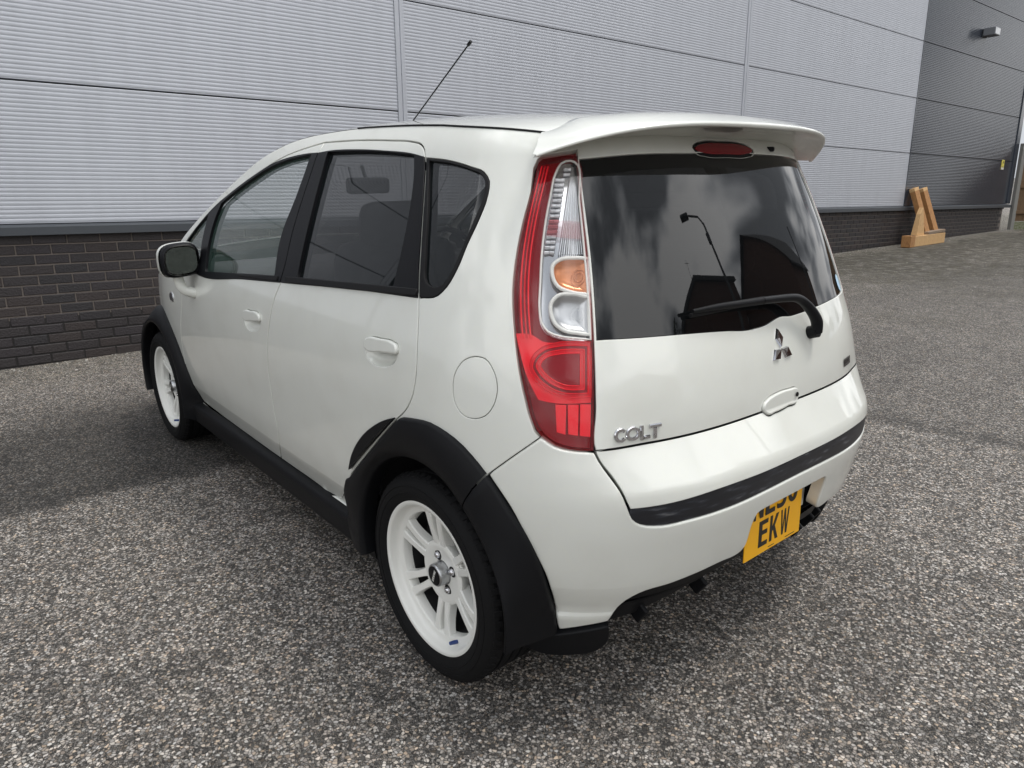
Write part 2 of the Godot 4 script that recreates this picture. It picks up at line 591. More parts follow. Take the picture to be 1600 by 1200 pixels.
# roof and windscreen skin, t from -1 (left edge) to 1
func RW(u: float, t: float) -> Vector3:
	var e := roof_edge(u)
	var crown := 0.052 * smoothstep(-1.75, -0.8, u)
	var bow := lerpf(-0.27, 0.0, smoothstep(-2.0, -0.2, u)) + 0.05 * smoothstep(-0.1, 0.6, u)
	var k := 1.0 - absf(t) ** 2.3
	return Vector3(e.x * -t, e.y + crown * k, e.z + bow * (1.0 - t * t))

func both(called: String, shape: MB, m: Material, left: Node, right: Node) -> void:
	obj(called, shape, m, left)
	if right: obj(called, shape.mirrored(), m, right)

func build_car() -> void:
	TW = prep([[.15,.740],[.293,.768,1],[.300,.755,1],[.318,.762],[.392,.792,1],[.46,.804],[.58,.815],[.70,.822],[.82,.820],[.92,.808],[1.01,.786],[1.09,.7622],[1.17,.7348],[1.25,.704],[1.36,.656],[1.43,.622],[1.48,.580],[1.53,.52]])
	TE = prep([[.15,.465],[.27,.52],[.37,.565],[.475,.590],[.56,.605],[.623,.605],[.645,.600],[.68,.577],[.745,.533,1],[.785,.530],[.895,.507],[.982,.475],[1.09,.4348],[1.19,.3951],[1.29,.3532],[1.372,.3171],[1.404,.3022],[1.48,.227],[1.53,.157]])
	TS = prep([[.15,.465],[.27,.52],[.37,.565],[.475,.590],[.56,.602],[.623,.599],[.68,.580],[.74,.555],[.81,.533],[.895,.507],[.982,.475],[1.09,.4348],[1.19,.3951],[1.29,.3532],[1.372,.3171],[1.404,.3022],[1.48,.227],[1.53,.157]])
	TR = prep(ROOF_EDGE)
	var car := thing("parked_car", "white five-door hatchback with white wheels and black arch trims, parked nose to the warehouse", "car")
	car.transform = Transform3D(Basis(Vector3(0.99964, 0.02158, -0.01588), Vector3(-0.02126, 0.99957, 0.01995), Vector3(0.0163, -0.0196, 0.99967)), Vector3(1.2131, -0.01566, 4.92812))
	var seam_back := DOOR_SEAM.duplicate()
	var rear_pts: Array = REAR_DOOR.slice(0, REAR_DOOR.size() - 1) + seam_back.slice(0, seam_back.size() - 1)
	var front_pts: Array = FRONT_EDGE.slice(0, FRONT_EDGE.size() - 1) + seam_back.slice(0, seam_back.size() - 1)
	var rear_o := spl(rear_pts)
	var front_o := spl(front_pts)
	var tail_o := spl(TAILLIGHT)
	var qf_o := spl([[-0.011,1.389,1],[0.129,1.378],[0.224,1.362],[0.275,1.349],[0.299,1.328],[0.303,1.299],[0.29,1.241],[0.27,1.189],[0.251,1.13],[0.227,1.088],[0.202,1.066],[0.1315,1.053,1],[0.1225,1.081],[0.0875,1.193],[0.0325,1.319]])
	var flap_o := spl([[0.336,0.942],[0.364,0.939],[0.385,0.916],[0.397,0.878],[0.39,0.837],[0.372,0.811],[0.345,0.799],[0.316,0.801],[0.292,0.823],[0.282,0.862],[0.288,0.903],[0.309,0.931]], 0.012)
	# --- body shell: pillars, roof sides, quarter panels, sills
	var big := [[-1.80, 1.0, 1], [-1.96, 1.045, 1]]
	for u in [-1.899, -1.7, -1.518, -1.35, -1.2, -1.07, -0.95, -0.82, -0.70, -0.5, -0.245, 0.0, 0.126, 0.328]:
		big.append([u, ev(TR, u)])
	big += [[0.52, 1.428, 1], [0.545, 1.399, 1], [0.44, 1.3855, 1]]
	for k in 10: big.append([TAILLIGHT[k][0] - 0.0025, TAILLIGHT[k][1] - (0.0 if k else 0.004)])
	big += [[0.495, 0.776, 1], [0.44, 0.729], [0.378, 0.672, 1]]
	big += arc_on(0.02, 0.29, 0.40, 52.0, 179.5, 14)
	big[big.size() - 15].append(1); big[big.size() - 1].append(1)
	big += [[-2.05, 0.293, 1], [-1.95, 0.33], [-1.9, 0.5], [-1.83, 0.7], [-1.77, 0.85], [-1.77, 0.95]]
	var bridge := PackedVector2Array([Vector2(0.004, 1.384), Vector2(0.046, 1.316), Vector2(0.101, 1.191), Vector2(0.134, 1.081), Vector2(0.1415, 1.058), Vector2(0.121, 1.058), Vector2(0.110, 1.081), Vector2(0.075, 1.191), Vector2(0.020, 1.316), Vector2(-0.018, 1.384)])
	var opening := joined_polygon(joined_polygon(joined_polygon(grown(rear_o, 0.0006), grown(front_o, 0.0006)), bridge), grown(qf_o, 0.0006))
	var shell := skin(spl(big, 0.03), [opening, flap_o], 0.0, 0.035, 0.0, 0.002, 0.02, 0.008)
	both("body_shell", shell, M.paint, car, car)
	# dark frame behind the gaps
	var rear_win := spl([[-0.6,1.422,1],[-0.396,1.418],[-0.238,1.41],[-0.069,1.396,1],[-0.027,1.316],[-0.008,1.253],[0.005,1.157],[0.004,1.069,1],[-0.262,1.055],[-0.577,1.039,1],[-0.58,1.222]])
	var front_win := spl([[-0.72,1.419,1],[-0.898,1.405],[-1.07,1.376],[-1.195,1.34],[-1.331,1.295],[-1.449,1.25,1],[-1.478,1.189],[-1.492,1.086],[-1.477,0.979,1],[-0.895,1.019],[-0.757,1.028,1],[-0.769,1.151],[-0.732,1.287]])
	var fq_win := spl([[-1.577,1.204,1],[-1.678,1.153],[-1.8,1.079,1],[-1.765,1.01,1],[-1.569,1.003,1],[-1.583,1.107]])
	var q_win := spl([[0.014,1.379,1],[0.133,1.37],[0.225,1.354],[0.269,1.341],[0.285,1.326],[0.288,1.293],[0.274,1.241],[0.255,1.183],[0.231,1.123],[0.212,1.094],[0.179,1.084],[0.148,1.092],[0.123,1.152],[0.09,1.243]])
	var cav := MB.new()
	var cav_o := spl([[-2.0,0.33,1],[-1.9,1.02,1],[-1.55,1.235],[-1.2,1.392],[-0.9,1.462],[-0.5,1.472],[0.1,1.45],[0.45,1.42,1],[0.62,1.38,1],[0.7,0.80,1],[0.45,0.78,1],[0.1,0.78],[-0.25,0.6],[-0.38,0.33,1]], 0.05)
	panel(cav, cav_o, [grown(rear_win, 0.004), grown(front_win, 0.004), grown(fq_win, 0.004), grown(q_win, 0.004)], -0.035, 0.05)
	both("inner_lining", cav, M.cabin, car, car)
	# --- front body, bonnet
	var fe := FRONT_EDGE.slice(8, 17)
	var fen := [[-1.839, 1.074, 1]] + fe.slice(1, 8) + [[-2.018, 0.3, 1], [-2.06, 0.293, 1]]
	fen += arc_on(-2.5, 0.29, 0.40, 0.5, 179.5, 22)
	fen[fen.size() - 23].append(1); fen[fen.size() - 1].append(1)
	fen += [[u_at(-2.92, 0.24), 0.22, 1], [-3.1075, 0.20, 1], [-3.1075, 0.70, 1], [-2.95, 0.71], [-2.75, 0.755], [-2.5, 0.83], [-2.3, 0.90], [-2.09, 0.967], [-1.96, 1.045, 1]]
	both("front_wing", skin(spl(fen, 0.03), [], 0.0, 0.045, 0.002), M.paint, car, car)
	var th := prep([[-3.1075, 0.70], [-2.95, 0.71], [-2.75, 0.755], [-2.5, 0.83], [-2.3, 0.90], [-2.09, 0.967], [-1.96, 1.03]])
	var rows := []
	for i in 19:
		var u := lerpf(-3.09, -2.02, i / 18.0)
		var e := S(u, ev(th, u))
		var row := PackedVector3Array()
		for j in 17:
			var t := j / 8.0 - 1.0
			var k := 1.0 - t * t
			row.append(Vector3(-e.x * t, e.y + 0.045 * k * smoothstep(-3.1, -2.7, u), e.z - 0.2 * k * smoothstep(-3.0, -2.2, u)))
		rows.append(row)
	var hood := MB.new(); hood.sheet(rows, false, false, Vector3.UP, true)
	obj("bonnet", hood, M.paint, car)
	var gr := skin(spl([[-2.78, 0.36, 1], [-2.78, 0.56], [-2.9, 0.62], [-3.107, 0.63, 1], [-3.107, 0.33, 1]], 0.03), [], 0.004, 0.04)
	both("front_grille", gr, M.plastic, car, car)
	var hl := skin(spl([[-2.55, 0.62], [-2.5, 0.72], [-2.62, 0.755], [-2.8, 0.70], [-2.88, 0.64], [-2.75, 0.6]], 0.02), [], 0.006, 0.04)
	both("headlight", hl, M.reflector, car, car)
	# --- roof, windscreen
	rows = []
	for i in 33:
		var u := lerpf(-1.06, 0.52, i / 32.0)
		var row := PackedVector3Array()
		for j in 33:
			row.append(RW(u, j / 16.0 - 1.0))
		rows.append(row)
	var roof := MB.new(); roof.sheet(rows, false, false, Vector3.UP, true)
	var roof_o := obj("roof", roof, M.paint, car)
	var under := MB.new()
	var rows2 := []
	for r in rows:
		var q := PackedVector3Array()
		for p in r: q.append(p - Vector3(0, 0.045, 0))
		rows2.append(q)
	under.sheet(rows2, false, false, Vector3.DOWN, true)
	obj("headlining", under, M.lining, car)
	for sd in [-1.0, 1.0]:
		var path := PackedVector3Array()
		for i in 41:
			var u := lerpf(-0.50, 0.45, i / 40.0)
			var e := roof_edge(u)
			path.append(Vector3(e.x * -sd, e.y + 0.001, e.z))
		var g := MB.new(); g.tube(path, 0.0030, 6)
		obj("gutter_strip", g, M.rubber, roof_o)
	rows = []
	for i in 17:
		var u := lerpf(-2.06, -1.06, i / 16.0)
		var row := PackedVector3Array()
		for j in 21: row.append(RW(u, (j / 10.0 - 1.0) * 0.985))
		rows.append(row)
	var ws := MB.new(); ws.sheet(rows, false, false, Vector3(0, 1, -1), true)
	obj("windscreen", ws, M.clear, car)
	# aerial
	var ae := part("aerial", car)
	var ab := Vector3(-0.40, 1.497, -0.63); var at := Vector3(-0.40, 1.702, -0.285)
	var am := MB.new(); am.tube(PackedVector3Array([ab, at]), 0.0022, 6)
	obj("mast", am, M.trim, ae)
	var ac := MB.new(); ac.tube(PackedVector3Array([at - (at - ab) * 0.02, at + (at - ab) * 0.02]), 0.0048, 8)
	obj("tip", ac, M.trim, ae)
	var abm := MB.new(); abm.tube(PackedVector3Array([ab - Vector3(0, 0.02, 0.03), ab + Vector3(0, 0.012, 0.012)]), PackedFloat32Array([0.016, 0.006]), 10)
	obj("foot", abm, M.trim, ae)
	build_doors(car, rear_o, front_o, rear_win, front_win, fq_win)
	# --- quarter windows
	for sd in 2:
		var qw := part("quarter_window", car)
		var fr := skin(qf_o, [q_win], 0.001, 0.03, 0.001, 0.002, 0.03, 0.012)
		var gl := MB.new(); panel(gl, grown(q_win, 0.004), [], -0.007, 0.04)
		obj("rubber_frame", fr if sd == 0 else fr.mirrored(), M.rubber, qw)
		obj("pane", gl if sd == 0 else gl.mirrored(), M.tint, qw)
		var ff := part("fuel_flap", car) if sd == 0 else null
		var fm := skin(flap_o, [], 0.0, 0.02, 0.0012, 0.0018, 0.012)
		if sd == 0: obj("flap_lid", fm, M.paint, ff)
		else: obj("body_shell", fm.mirrored(), M.paint, car)
	build_tail(car, tail_o)
	build_trims(car)
	build_wheels(car)
	build_cabin(car)
	build_mirrors(car)

func joined_polygon(a: PackedVector2Array, b: PackedVector2Array) -> PackedVector2Array:
	var best := PackedVector2Array()
	for p in Geometry2D.merge_polygons(a, b):
		if p.size() > best.size() and not Geometry2D.is_polygon_clockwise(p): best = p
	return best

func build_doors(car: Node, rear_o: PackedVector2Array, front_o: PackedVector2Array, rear_win: PackedVector2Array, front_win: PackedVector2Array, fq_win: PackedVector2Array) -> void:
	var rear_black := spl([[-0.72,1.424,1],[-0.664,1.424],[-0.597,1.427],[-0.402,1.424],[-0.243,1.415],[-0.07,1.4],[-0.022,1.392],[0.09,1.383,1],[0.16,1.2],[0.19,1.054,1],[-0.178,1.04],[-0.701,1.009],[-0.76,1.006,1]])
	var front_black := spl([[-0.6,1.424,1],[-0.678,1.424],[-0.726,1.424],[-0.907,1.414],[-1.08,1.387],[-1.206,1.352],[-1.341,1.307],[-1.489,1.255],[-1.538,1.232],[-1.682,1.158],[-1.827,1.073,1],[-1.806,0.984,1],[-1.547,0.955],[-1.024,0.989],[-0.714,1.008],[-0.62,1.014,1]])
	var hr := spl([[-0.094,0.905],[-0.088,0.922],[-0.070,0.930],[-0.016,0.9345],[0.048,0.936],[0.070,0.930],[0.079,0.917],[0.074,0.905,1],[0.001,0.897],[-0.078,0.891],[-0.09,0.895]], 0.008)
	var cr := spl([[-0.093,0.901],[-0.09,0.922],[-0.07,0.931],[-0.013,0.936],[0.048,0.9375],[0.072,0.931],[0.079,0.919],[0.075,0.905],[0.063,0.883],[0.039,0.868],[-0.002,0.858],[-0.057,0.859],[-0.086,0.874]], 0.012)
	var hf := PackedVector2Array(); var cf := PackedVector2Array()
	for p in hr: hf.append(Vector2((p.x + 0.0075) * 0.98 - 0.919, p.y - 0.044))
	for p in cr: cf.append(Vector2((p.x + 0.0075) * 0.98 - 0.919, p.y - 0.044))
	var wheel_cut := spl(FLARE_OUT, 0.02, false)
	rear_black = Geometry2D.intersect_polygons(rear_black, grown(rear_o, -0.0022))[0]
	front_black = Geometry2D.intersect_polygons(front_black, grown(front_o, -0.0022))[0]
	for rear in [true, false]:
		var o := rear_o if rear else front_o
		var cup := cr if rear else cf
		var hand := hr if rear else hf
		var black := rear_black if rear else front_black
		var wins := [rear_win] if rear else [front_win, fq_win]
		var sheet := skin(o, [grown(black, -0.006), grown(cup, -0.0042)], 0.0, 0.03, 0.0022, 0.0022, 0.008, 0.006)
		var frame := skin(black, wins, 0.0025, 0.035, 0.0, 0.0015, 0.008, 0.012)
		var pocket := bowl(cup, 0.026)
		var bar := skin(hand, [], 0.0095, 0.016, 0.0015, 0.006, 0.03)
		var sill := spl([[-0.655,1.0135,1],[0.124,1.056,1],[0.122,1.074,1],[-0.66,1.033,1]] if rear else [[-1.795,0.962,1],[-0.722,1.011,1],[-0.722,1.029,1],[-1.50,0.979],[-1.79,0.98,1]], 0.05)
		var strip := skin(sill, [], 0.008, 0.05, 0.0, 0.003, 0.008)
		for sd in 2:
			var d := part("rear_door" if rear else "front_door", car)
			obj("door_skin", sheet if sd == 0 else sheet.mirrored(), M.paint, d)
			obj("window_frame", frame if sd == 0 else frame.mirrored(), M.trim, d)
			obj("waist_strip", strip if sd == 0 else strip.mirrored(), M.rubber, d)
			obj("handle_recess", pocket if sd == 0 else pocket.mirrored(), M.paint, d)
			obj("handle", bar if sd == 0 else bar.mirrored(), M.paint, d)
			for w in wins:
				var gl := MB.new(); panel(gl, grown(w, 0.004), [], -0.008, 0.05)
				obj("window", gl if sd == 0 else gl.mirrored(), M.tint if rear else M.clear, d)
			if rear:
				# the piece of arch trim that opens with the door
				var seg := PackedVector2Array()
				for p in wheel_cut:
					if p.x > -0.252 and p.x < 0.085: seg.append(p)
				if seg.size() > 3:
					var ta := skin(seg, [], 0.012, 0.02, 0.0, 0.003, 0.014)
					obj("arch_trim", ta if sd == 0 else ta.mirrored(), M.plastic, d)

func build_tail(car: Node, tail_o: PackedVector2Array) -> void:
	# --- bumper
	var left := [[0.378,0.672,1],[0.44,0.729],[0.495,0.776,1],[0.526,0.755],[0.559,0.747],[0.608,0.743,1],[0.618,0.723],[0.64,0.69],[0.663,0.656],[0.681,0.612],[0.69,0.588],[0.707,0.572],[0.738,0.563],[0.833,0.561],[0.962,0.562],[1.1,0.566]]
	var low := [[0.503,0.432],[0.526,0.236,1],[0.587,0.251],[0.653,0.265,1],[0.659,0.279],[0.675,0.314],[0.693,0.339],[0.722,0.359],[0.802,0.371],[0.883,0.38],[0.968,0.386],[1.014,0.384],[1.043,0.390],[1.058,0.406],[1.061,0.45],[1.064,0.482],[1.073,0.501],[1.098,0.506,1]]
	var bottom: Array = [[0.43,0.60],[0.465,0.526]] + low
	var loop: Array = left + mirror_u(left) + reversed_of(mirror_u(bottom)) + reversed_of(bottom)
	var bo := spl(loop, 0.02)
	var bump := skin(bo, [], 0.0, 0.03, 0.0014, 0.006, 0.035)
	var b := part("rear_bumper", car)
	obj("bumper_skin", bump, M.paint, b)
	var strip_left := [[0.684,0.600],[0.688,0.588],[0.707,0.5735],[0.738,0.565],[0.833,0.563],[0.962,0.564],[1.1,0.568]]
	var strip_top := [[0.687,0.612,1],[0.761,0.613],[0.91,0.6195],[1.1,0.6195]]
	var sl: Array = reversed_of(strip_top) + strip_left + mirror_u(strip_left) + mirror_u(reversed_of(strip_top))
	obj("rubbing_strip", skin(spl(sl, 0.02), [], -0.003, 0.025, -0.003, 0.004, 0.02), M.scuffed, b)
	# pocket for the number plate
	var pk := MB.new()
	pk.flat_quad(Vector3(-0.20, 0.385, 0.522), Vector3(0.20, 0.385, 0.522), Vector3(0.20, 0.53, 0.525), Vector3(-0.20, 0.53, 0.525), Vector3.BACK)
	obj("plate_recess", pk, M.paint, b)
	# diffuser under the bumper
	var dl := [[0.655,0.30,1],[0.650,0.225,1],[0.72,0.235],[0.80,0.258],[0.92,0.288],[1.05,0.305]]
	var dt := [[0.655,0.305,1],[0.70,0.40,1],[0.84,0.41,1],[0.89,0.350,1]]
	var df := skin(spl(reversed_of(dt) + dl.slice(1) + mirror_u(dl.slice(1)) + mirror_u(reversed_of(dt)), 0.02), [], -0.030, 0.03, 0.0, 0.004, 0.10)
	var dn := obj("diffuser", df, M.plastic, b)
	for x in [-0.44, -0.245, 0.245, 0.36, 0.44]:
		var f := MB.new()
		f.rbox(Vector3(x, 0.302 - 0.16 * absf(x) * absf(x), 0.470 - 0.30 * absf(x) * absf(x)), Vector3(0.014, 0.055, 0.10), 0.005, Basis(Vector3.RIGHT, 0.6), false)
		obj("fin", f, M.plastic, dn)
	# corner pieces behind the wheels
	var cp := skin(spl([[0.44,0.232,1],[0.526,0.234,1],[0.587,0.249],[0.653,0.263,1],[0.648,0.19],[0.625,0.165],[0.56,0.152],[0.48,0.152],[0.43,0.17,1]], 0.02), [], 0.012, 0.025, 0.0, 0.006, 0.05)
	both("corner_lip", cp, M.plastic, b, b)
	# exhaust
	var ex := part("exhaust", car)
	var e1 := MB.new(); e1.tube(PackedVector3Array([Vector3(0.50, 0.29, 0.02), Vector3(0.515, 0.30, 0.36)]), 0.07, 24)
	obj("silencer", e1, M.dark, ex)
	var e2 := MB.new(); e2.tube(PackedVector3Array([Vector3(0.53, 0.325, 0.34), Vector3(0.53, 0.335, 0.455)]), 0.04, 24, false, false)
	e2.tube(PackedVector3Array([Vector3(0.53, 0.335, 0.455), Vector3(0.53, 0.325, 0.36)]), 0.036, 24, false, false)
	obj("tail_pipe", e2, M.chrome, ex)
	# --- number plate
	var np := part("number_plate", car)
	var pl := MB.new()
	var pb := Basis(Vector3.RIGHT, -0.02)
	var pc := Vector3(0.018, 0.419, 0.534)
	pl.rbox(pc, Vector3(0.29, 0.205, 0.004), 0.0018, pb, false)
	obj("plate", pl, M.yellow, np)
	text(np, "EKW", 0.079, pc + Vector3(0.0, -0.040, 0.003), M.black_print, 0.168, pb)
	text(np, "NE56", 0.079, pc + Vector3(0.0, 0.052, 0.003), M.black_print, 0.235, pb)
	for q in [[0.09, 0.05], [-0.01, 0.03]]:
		var sm := MB.new(); sm.box(pc + pb * Vector3(q[0], -0.094, 0.0022), Vector3(q[1], 0.0022, 0.0006), pb)
		obj("small_print", sm, M.black_print, np)
	# --- tailgate
	var edge := [[0.536,1.394,1],[0.558,1.28],[0.582,1.153],[0.595,1.044],[0.602,0.955],[0.608,0.836],[0.610,0.743],[0.619,0.723],[0.643,0.69],[0.665,0.656],[0.683,0.613,1]]
	var tl: Array = [[0.530,1.430,1]] + edge.slice(1) + [[0.761,0.6145],[0.91,0.6215],[1.1,0.621]]
	var to := spl(tl + mirror_u(tl) + [[2*UM-0.56,1.447,1],[UM,1.456],[0.56,1.447,1]], 0.02)
	var gl_edge := [[0.712,1.387],[0.543,1.376,1],[0.566,1.276],[0.589,1.153],[0.602,1.044],[0.607,0.984,1]]
	var gb := [[0.691,0.982],[0.83,0.977],[1.018,0.965],[1.103,0.957],[1.165,0.956],[1.223,0.9585],[1.272,0.965],[1.315,0.970],[1.38,0.966],[1.443,0.967],[1.624,0.975],[1.8,0.981]]
	var go := spl([[0.998,1.392]] + gl_edge + gb + mirror_u(gl_edge) + [[1.5,1.393]], 0.02)
	var tg := part("tailgate", car)
	var ho := spl([[1.142,0.755],[1.148,0.768],[1.168,0.777],[1.232,0.786],[1.296,0.785],[1.339,0.780],[1.352,0.766],[1.342,0.741],[1.277,0.733],[1.202,0.730],[1.160,0.732]], 0.012)
	var bl := spl([[1.019,1.405],[1.045,1.416],[1.1,1.423],[1.2566,1.426],[1.4132,1.423],[1.468,1.416],[1.4942,1.405],[1.478,1.394],[1.42,1.386],[1.2566,1.384],[1.093,1.386],[1.035,1.394]], 0.015)
	var hs := grown(ho, -0.003)
	var upper: PackedVector2Array = Geometry2D.intersect_polygons(to, PackedVector2Array([Vector2(0.3, 0.7452), Vector2(2.3, 0.7452), Vector2(2.3, 1.6), Vector2(0.3, 1.6)]))[0]
	var lower: PackedVector2Array = Geometry2D.intersect_polygons(to, PackedVector2Array([Vector2(0.3, 0.5), Vector2(2.3, 0.5), Vector2(2.3, 0.7448), Vector2(0.3, 0.7448)]))[0]
	obj("tailgate_skin", skin(upper, [go, hs, bl], 0.0, 0.028, 0.0006, 0.0018, 0.02, 0.014), M.paint, tg)
	obj("lower_ledge", skin(lower, [hs], 0.0, 0.024, 0.0006, 0.0018, 0.02, 0.014), M.paint, tg)
	var gm := MB.new(); panel(gm, grown(go, -0.001), [], -0.004, 0.03)
	obj("rear_window", gm, M.tail_tint, tg)
	# black printed border of the glass, on its inner face
	var frit_hole := spl([[0.60,1.337],[0.668,1.347],[0.847,1.356],[1.151,1.359],[1.2566,1.3595],[1.362,1.359],[1.666,1.356],[1.845,1.347],[1.913,1.337],[1.89,1.2],[1.875,1.02],[1.85,1.005],[1.6,1.0],[1.2566,0.992],[0.9,1.0],[0.66,1.005],[0.638,1.02],[0.622,1.2]], 0.03)
	var fm := MB.new(); panel(fm, grown(go, -0.002), [frit_hole], -0.0055, 0.03)
	obj("window_border", fm, M.frit, tg)
	# heated element lines
	for i in 9:
		var y := 1.03 + i * 0.034
		var path := PackedVector3Array()
		for j in 33:
			path.append(SO(lerpf(0.66, 2 * UM - 0.66, j / 32.0), y, -0.0065))
		var lm := MB.new(); lm.tube(path, 0.0006, 4, false, false)
		obj("heater_line", lm, M.rubber, tg)
	var hm := bowl(grown(ho, 0.003), 0.006)
	obj("handle_recess", hm, M.trim, tg)
	var hb := skin(hs, [], 0.008, 0.016, 0.0002, 0.005, 0.02)
	obj("handle", hb, M.paint, tg)
	var kh := MB.new()
	var kp := SO(1.327, 0.763, 0.0105)
	kh.tube(PackedVector3Array([kp, kp + N(1.327, 0.763) * 0.0015]), 0.0065, 12)
	obj("lock", kh, M.trim, tg)
	# high brake lamp
	var lb := part("high_brake_lamp", tg)
	obj("bezel", skin(bl, [], -0.001, 0.02, 0.001, 0.002, 0.012), M.trim, lb)
	obj("red_lens", skin(grown(bl, -0.007), [], 0.002, 0.02, 0.0, 0.002, 0.004), M.red_dark, lb)
	var nz := MB.new(); var nzp := SO(1.648, 1.408, 0.0)
	nz.rbox(nzp, Vector3(0.018, 0.014, 0.024), 0.004, Basis(Vector3.UP, 0.4), false)
	obj("washer_jet", nz, M.trim, tg)
	# emblem: three rhombs
	var em := part("emblem", tg)
	for a in [90.0, 210.0, 330.0]:
		var m := MB.new()
		var ax := Vector2(cos(deg_to_rad(a)), sin(deg_to_rad(a)))
		var px := Vector2(-ax.y, ax.x)
		var l := 0.026
		var w := l * 0.577
		var pts := [ax * 0.0015, ax * l + px * w * 1.1, ax * (2 * l - 0.0005), ax * l - px * w * 1.1]
		var top := PackedVector3Array(); var bot := PackedVector3Array()
		for p in pts:
			var uu: float = 1.2725 + p.x * 1.22
			var yy: float = 0.893 + p.y
			bot.append(SO(uu, yy, 0.0))
			var q: Vector2 = (p - ax * l) * 0.84 + ax * l
			top.append(SO(1.2725 + q.x * 1.22, 0.893 + q.y, 0.006))
		var cen := SO(1.2725 + ax.x * l * 1.22, 0.893 + ax.y * l, 0.0045)
		for i in 4:
			var j := (i + 1) % 4
			m.flat_quad(bot[i], bot[j], top[j], top[i], (bot[i] + bot[j]) * 0.5 - cen)
			m.flat_quad(top[i], top[j], cen, cen, Vector3.BACK)
		obj("rhomb", m, M.chrome, em)
	# badge letters
	var word := part("badge_letters", tg)
	var us := [0.6625, 0.6905, 0.7195, 0.7455]
	var ys := [0.7735, 0.7735, 0.7725, 0.772]
	for i in 4:
		var nn := N(us[i], ys[i])
		var ex1 := (S(us[i] + 0.01, ys[i]) - S(us[i] - 0.01, ys[i])).normalized()
		letter(word, "COLT"[i], 0.034, SO(us[i], ys[i], 0.0), ex1, nn, M.chrome)
	var bd := MB.new()
	panel(bd, spl([[1.681,0.776,1],[1.749,0.776,1],[1.749,0.800,1],[1.681,0.800,1]], 0.01), [], 0.002, 0.02)
	obj("dark_badge", bd, M.frit, tg)
	for i in 6:
		var bt := MB.new()
		panel(bt, spl([[1.688 + i * 0.0095,0.783,1],[1.694 + i * 0.0095,0.783,1],[1.694 + i * 0.0095,0.793,1],[1.688 + i * 0.0095,0.793,1]], 0.01), [], 0.0026, 0.02)
		obj("badge_mark", bt, M.badge_grey, tg)
	var st := []
	for i in 14:
		var a := TAU * i / 14
		st.append([1.838 + 0.022 * cos(a), 1.012 + 0.026 * sin(a)])
	var sm2 := MB.new(); panel(sm2, spl(st, 0.01), [], -0.002, 0.02)
	obj("round_sticker", sm2, M.sticker, tg)
	# wiper
	var wi := part("wiper", tg)
	var arm := [[1.464,0.908,0.022],[1.461,0.933,0.031],[1.444,0.956,0.036],[1.415,0.982,0.038],[1.382,0.999,0.039],[1.34,1.008,0.04],[1.26,1.013,0.037],[1.16,1.017,0.035]]
	var ap := PackedVector3Array()
	for q in arm: ap.append(SO(q[0], q[1], q[2]))
	var am := MB.new(); am.tube(smooth(ap, 5), tapered([0.0145, 0.016, 0.015, 0.014, 0.0125, 0.0112, 0.0105, 0.0098], 5), 10)
	obj("arm", am, M.trim, wi)
	var bp := PackedVector3Array()
	for q in [[1.17,1.017,0.034],[1.05,1.02,0.030],[0.95,1.0225,0.026],[0.86,1.0215,0.020]]: bp.append(SO(q[0], q[1], q[2]))
	var bm := MB.new(); bm.tube(smooth(bp, 5), tapered([0.0105, 0.0095, 0.008, 0.005], 5), 8)
	obj("blade_holder", bm, M.plastic, wi)
	var rp := PackedVector3Array()
	for i in 12: rp.append(SO(lerpf(0.86, 1.40, i / 11.0), 1.0135 + 0.004 * sin(i / 11.0 * PI), 0.010))
	var rm := MB.new(); rm.tube(rp, 0.0055, 6)
	obj("rubber_blade", rm, M.rubber, wi)
	var hub := MB.new(); var hp := SO(1.464, 0.912, 0.0)
	hub.tube(PackedVector3Array([hp, hp + N(1.464, 0.912) * 0.026]), 0.018, 16)
	obj("pivot", hub, M.plastic, wi)
	# --- tail lights
	var clear_o := spl(LAMP_CLEAR, 0.015)
	for sd in 2:
		var l := part("tail_light", car)
		var parts := []
		var back := MB.new(); panel(back, grown(tail_o, -0.004), [], -0.034, 0.03)
		parts.append(["housing", back, M.red_dark])
		var cb := MB.new(); panel(cb, grown(clear_o, 0.004), [], -0.028, 0.02)
		parts.append(["clear_reflector", cb, M.reflector])
		# facets of the upper reflector
		for i in 17:
			var y := 1.362 - i * 0.0115
			for k in 2:
				var uu := 0.484 + 0.006 * cos(i * 0.16) + k * 0.0135
				if y > 1.345: uu = 0.512 + k * 0.0125
				var fb := MB.new()
				var c := SO(uu, y, -0.021)
				var nn := N(uu, y)
				var bx := Basis.looking_at(-nn, Vector3.UP) * Basis(Vector3.RIGHT, 0.55 - 0.10 * ((i * 7 + k * 3) % 5)) * Basis(Vector3.UP, 0.25 - 0.5 * k)
				fb.rbox(c, Vector3(0.0135, 0.0088, 0.008), 0.003, bx, false)
				parts.append(["facet", fb, M.pink if i > 9 and i < 13 else M.facet])
		for i in 11:
			var path := PackedVector3Array()
			for j in 21:
				var k := j / 20.0
				path.append(SO(lerpf(0.528, 0.512, k) + i * lerpf(0.0008, 0.0058, k) , lerpf(1.366, 1.172, k), -0.017))
			var rbm := MB.new(); rbm.tube(path, 0.0019, 6)
			parts.append(["flute", rbm, M.reflector if i % 2 == 0 else M.satin])
		var pkf := MB.new(); panel(pkf, spl([[0.567,1.24,1],[0.513,1.245],[0.478,1.244,1],[0.473,1.212,1],[0.516,1.207],[0.572,1.202,1]], 0.02), [], -0.010, 0.02)
		parts.append(["pink_filter", pkf, M.pink_pane])
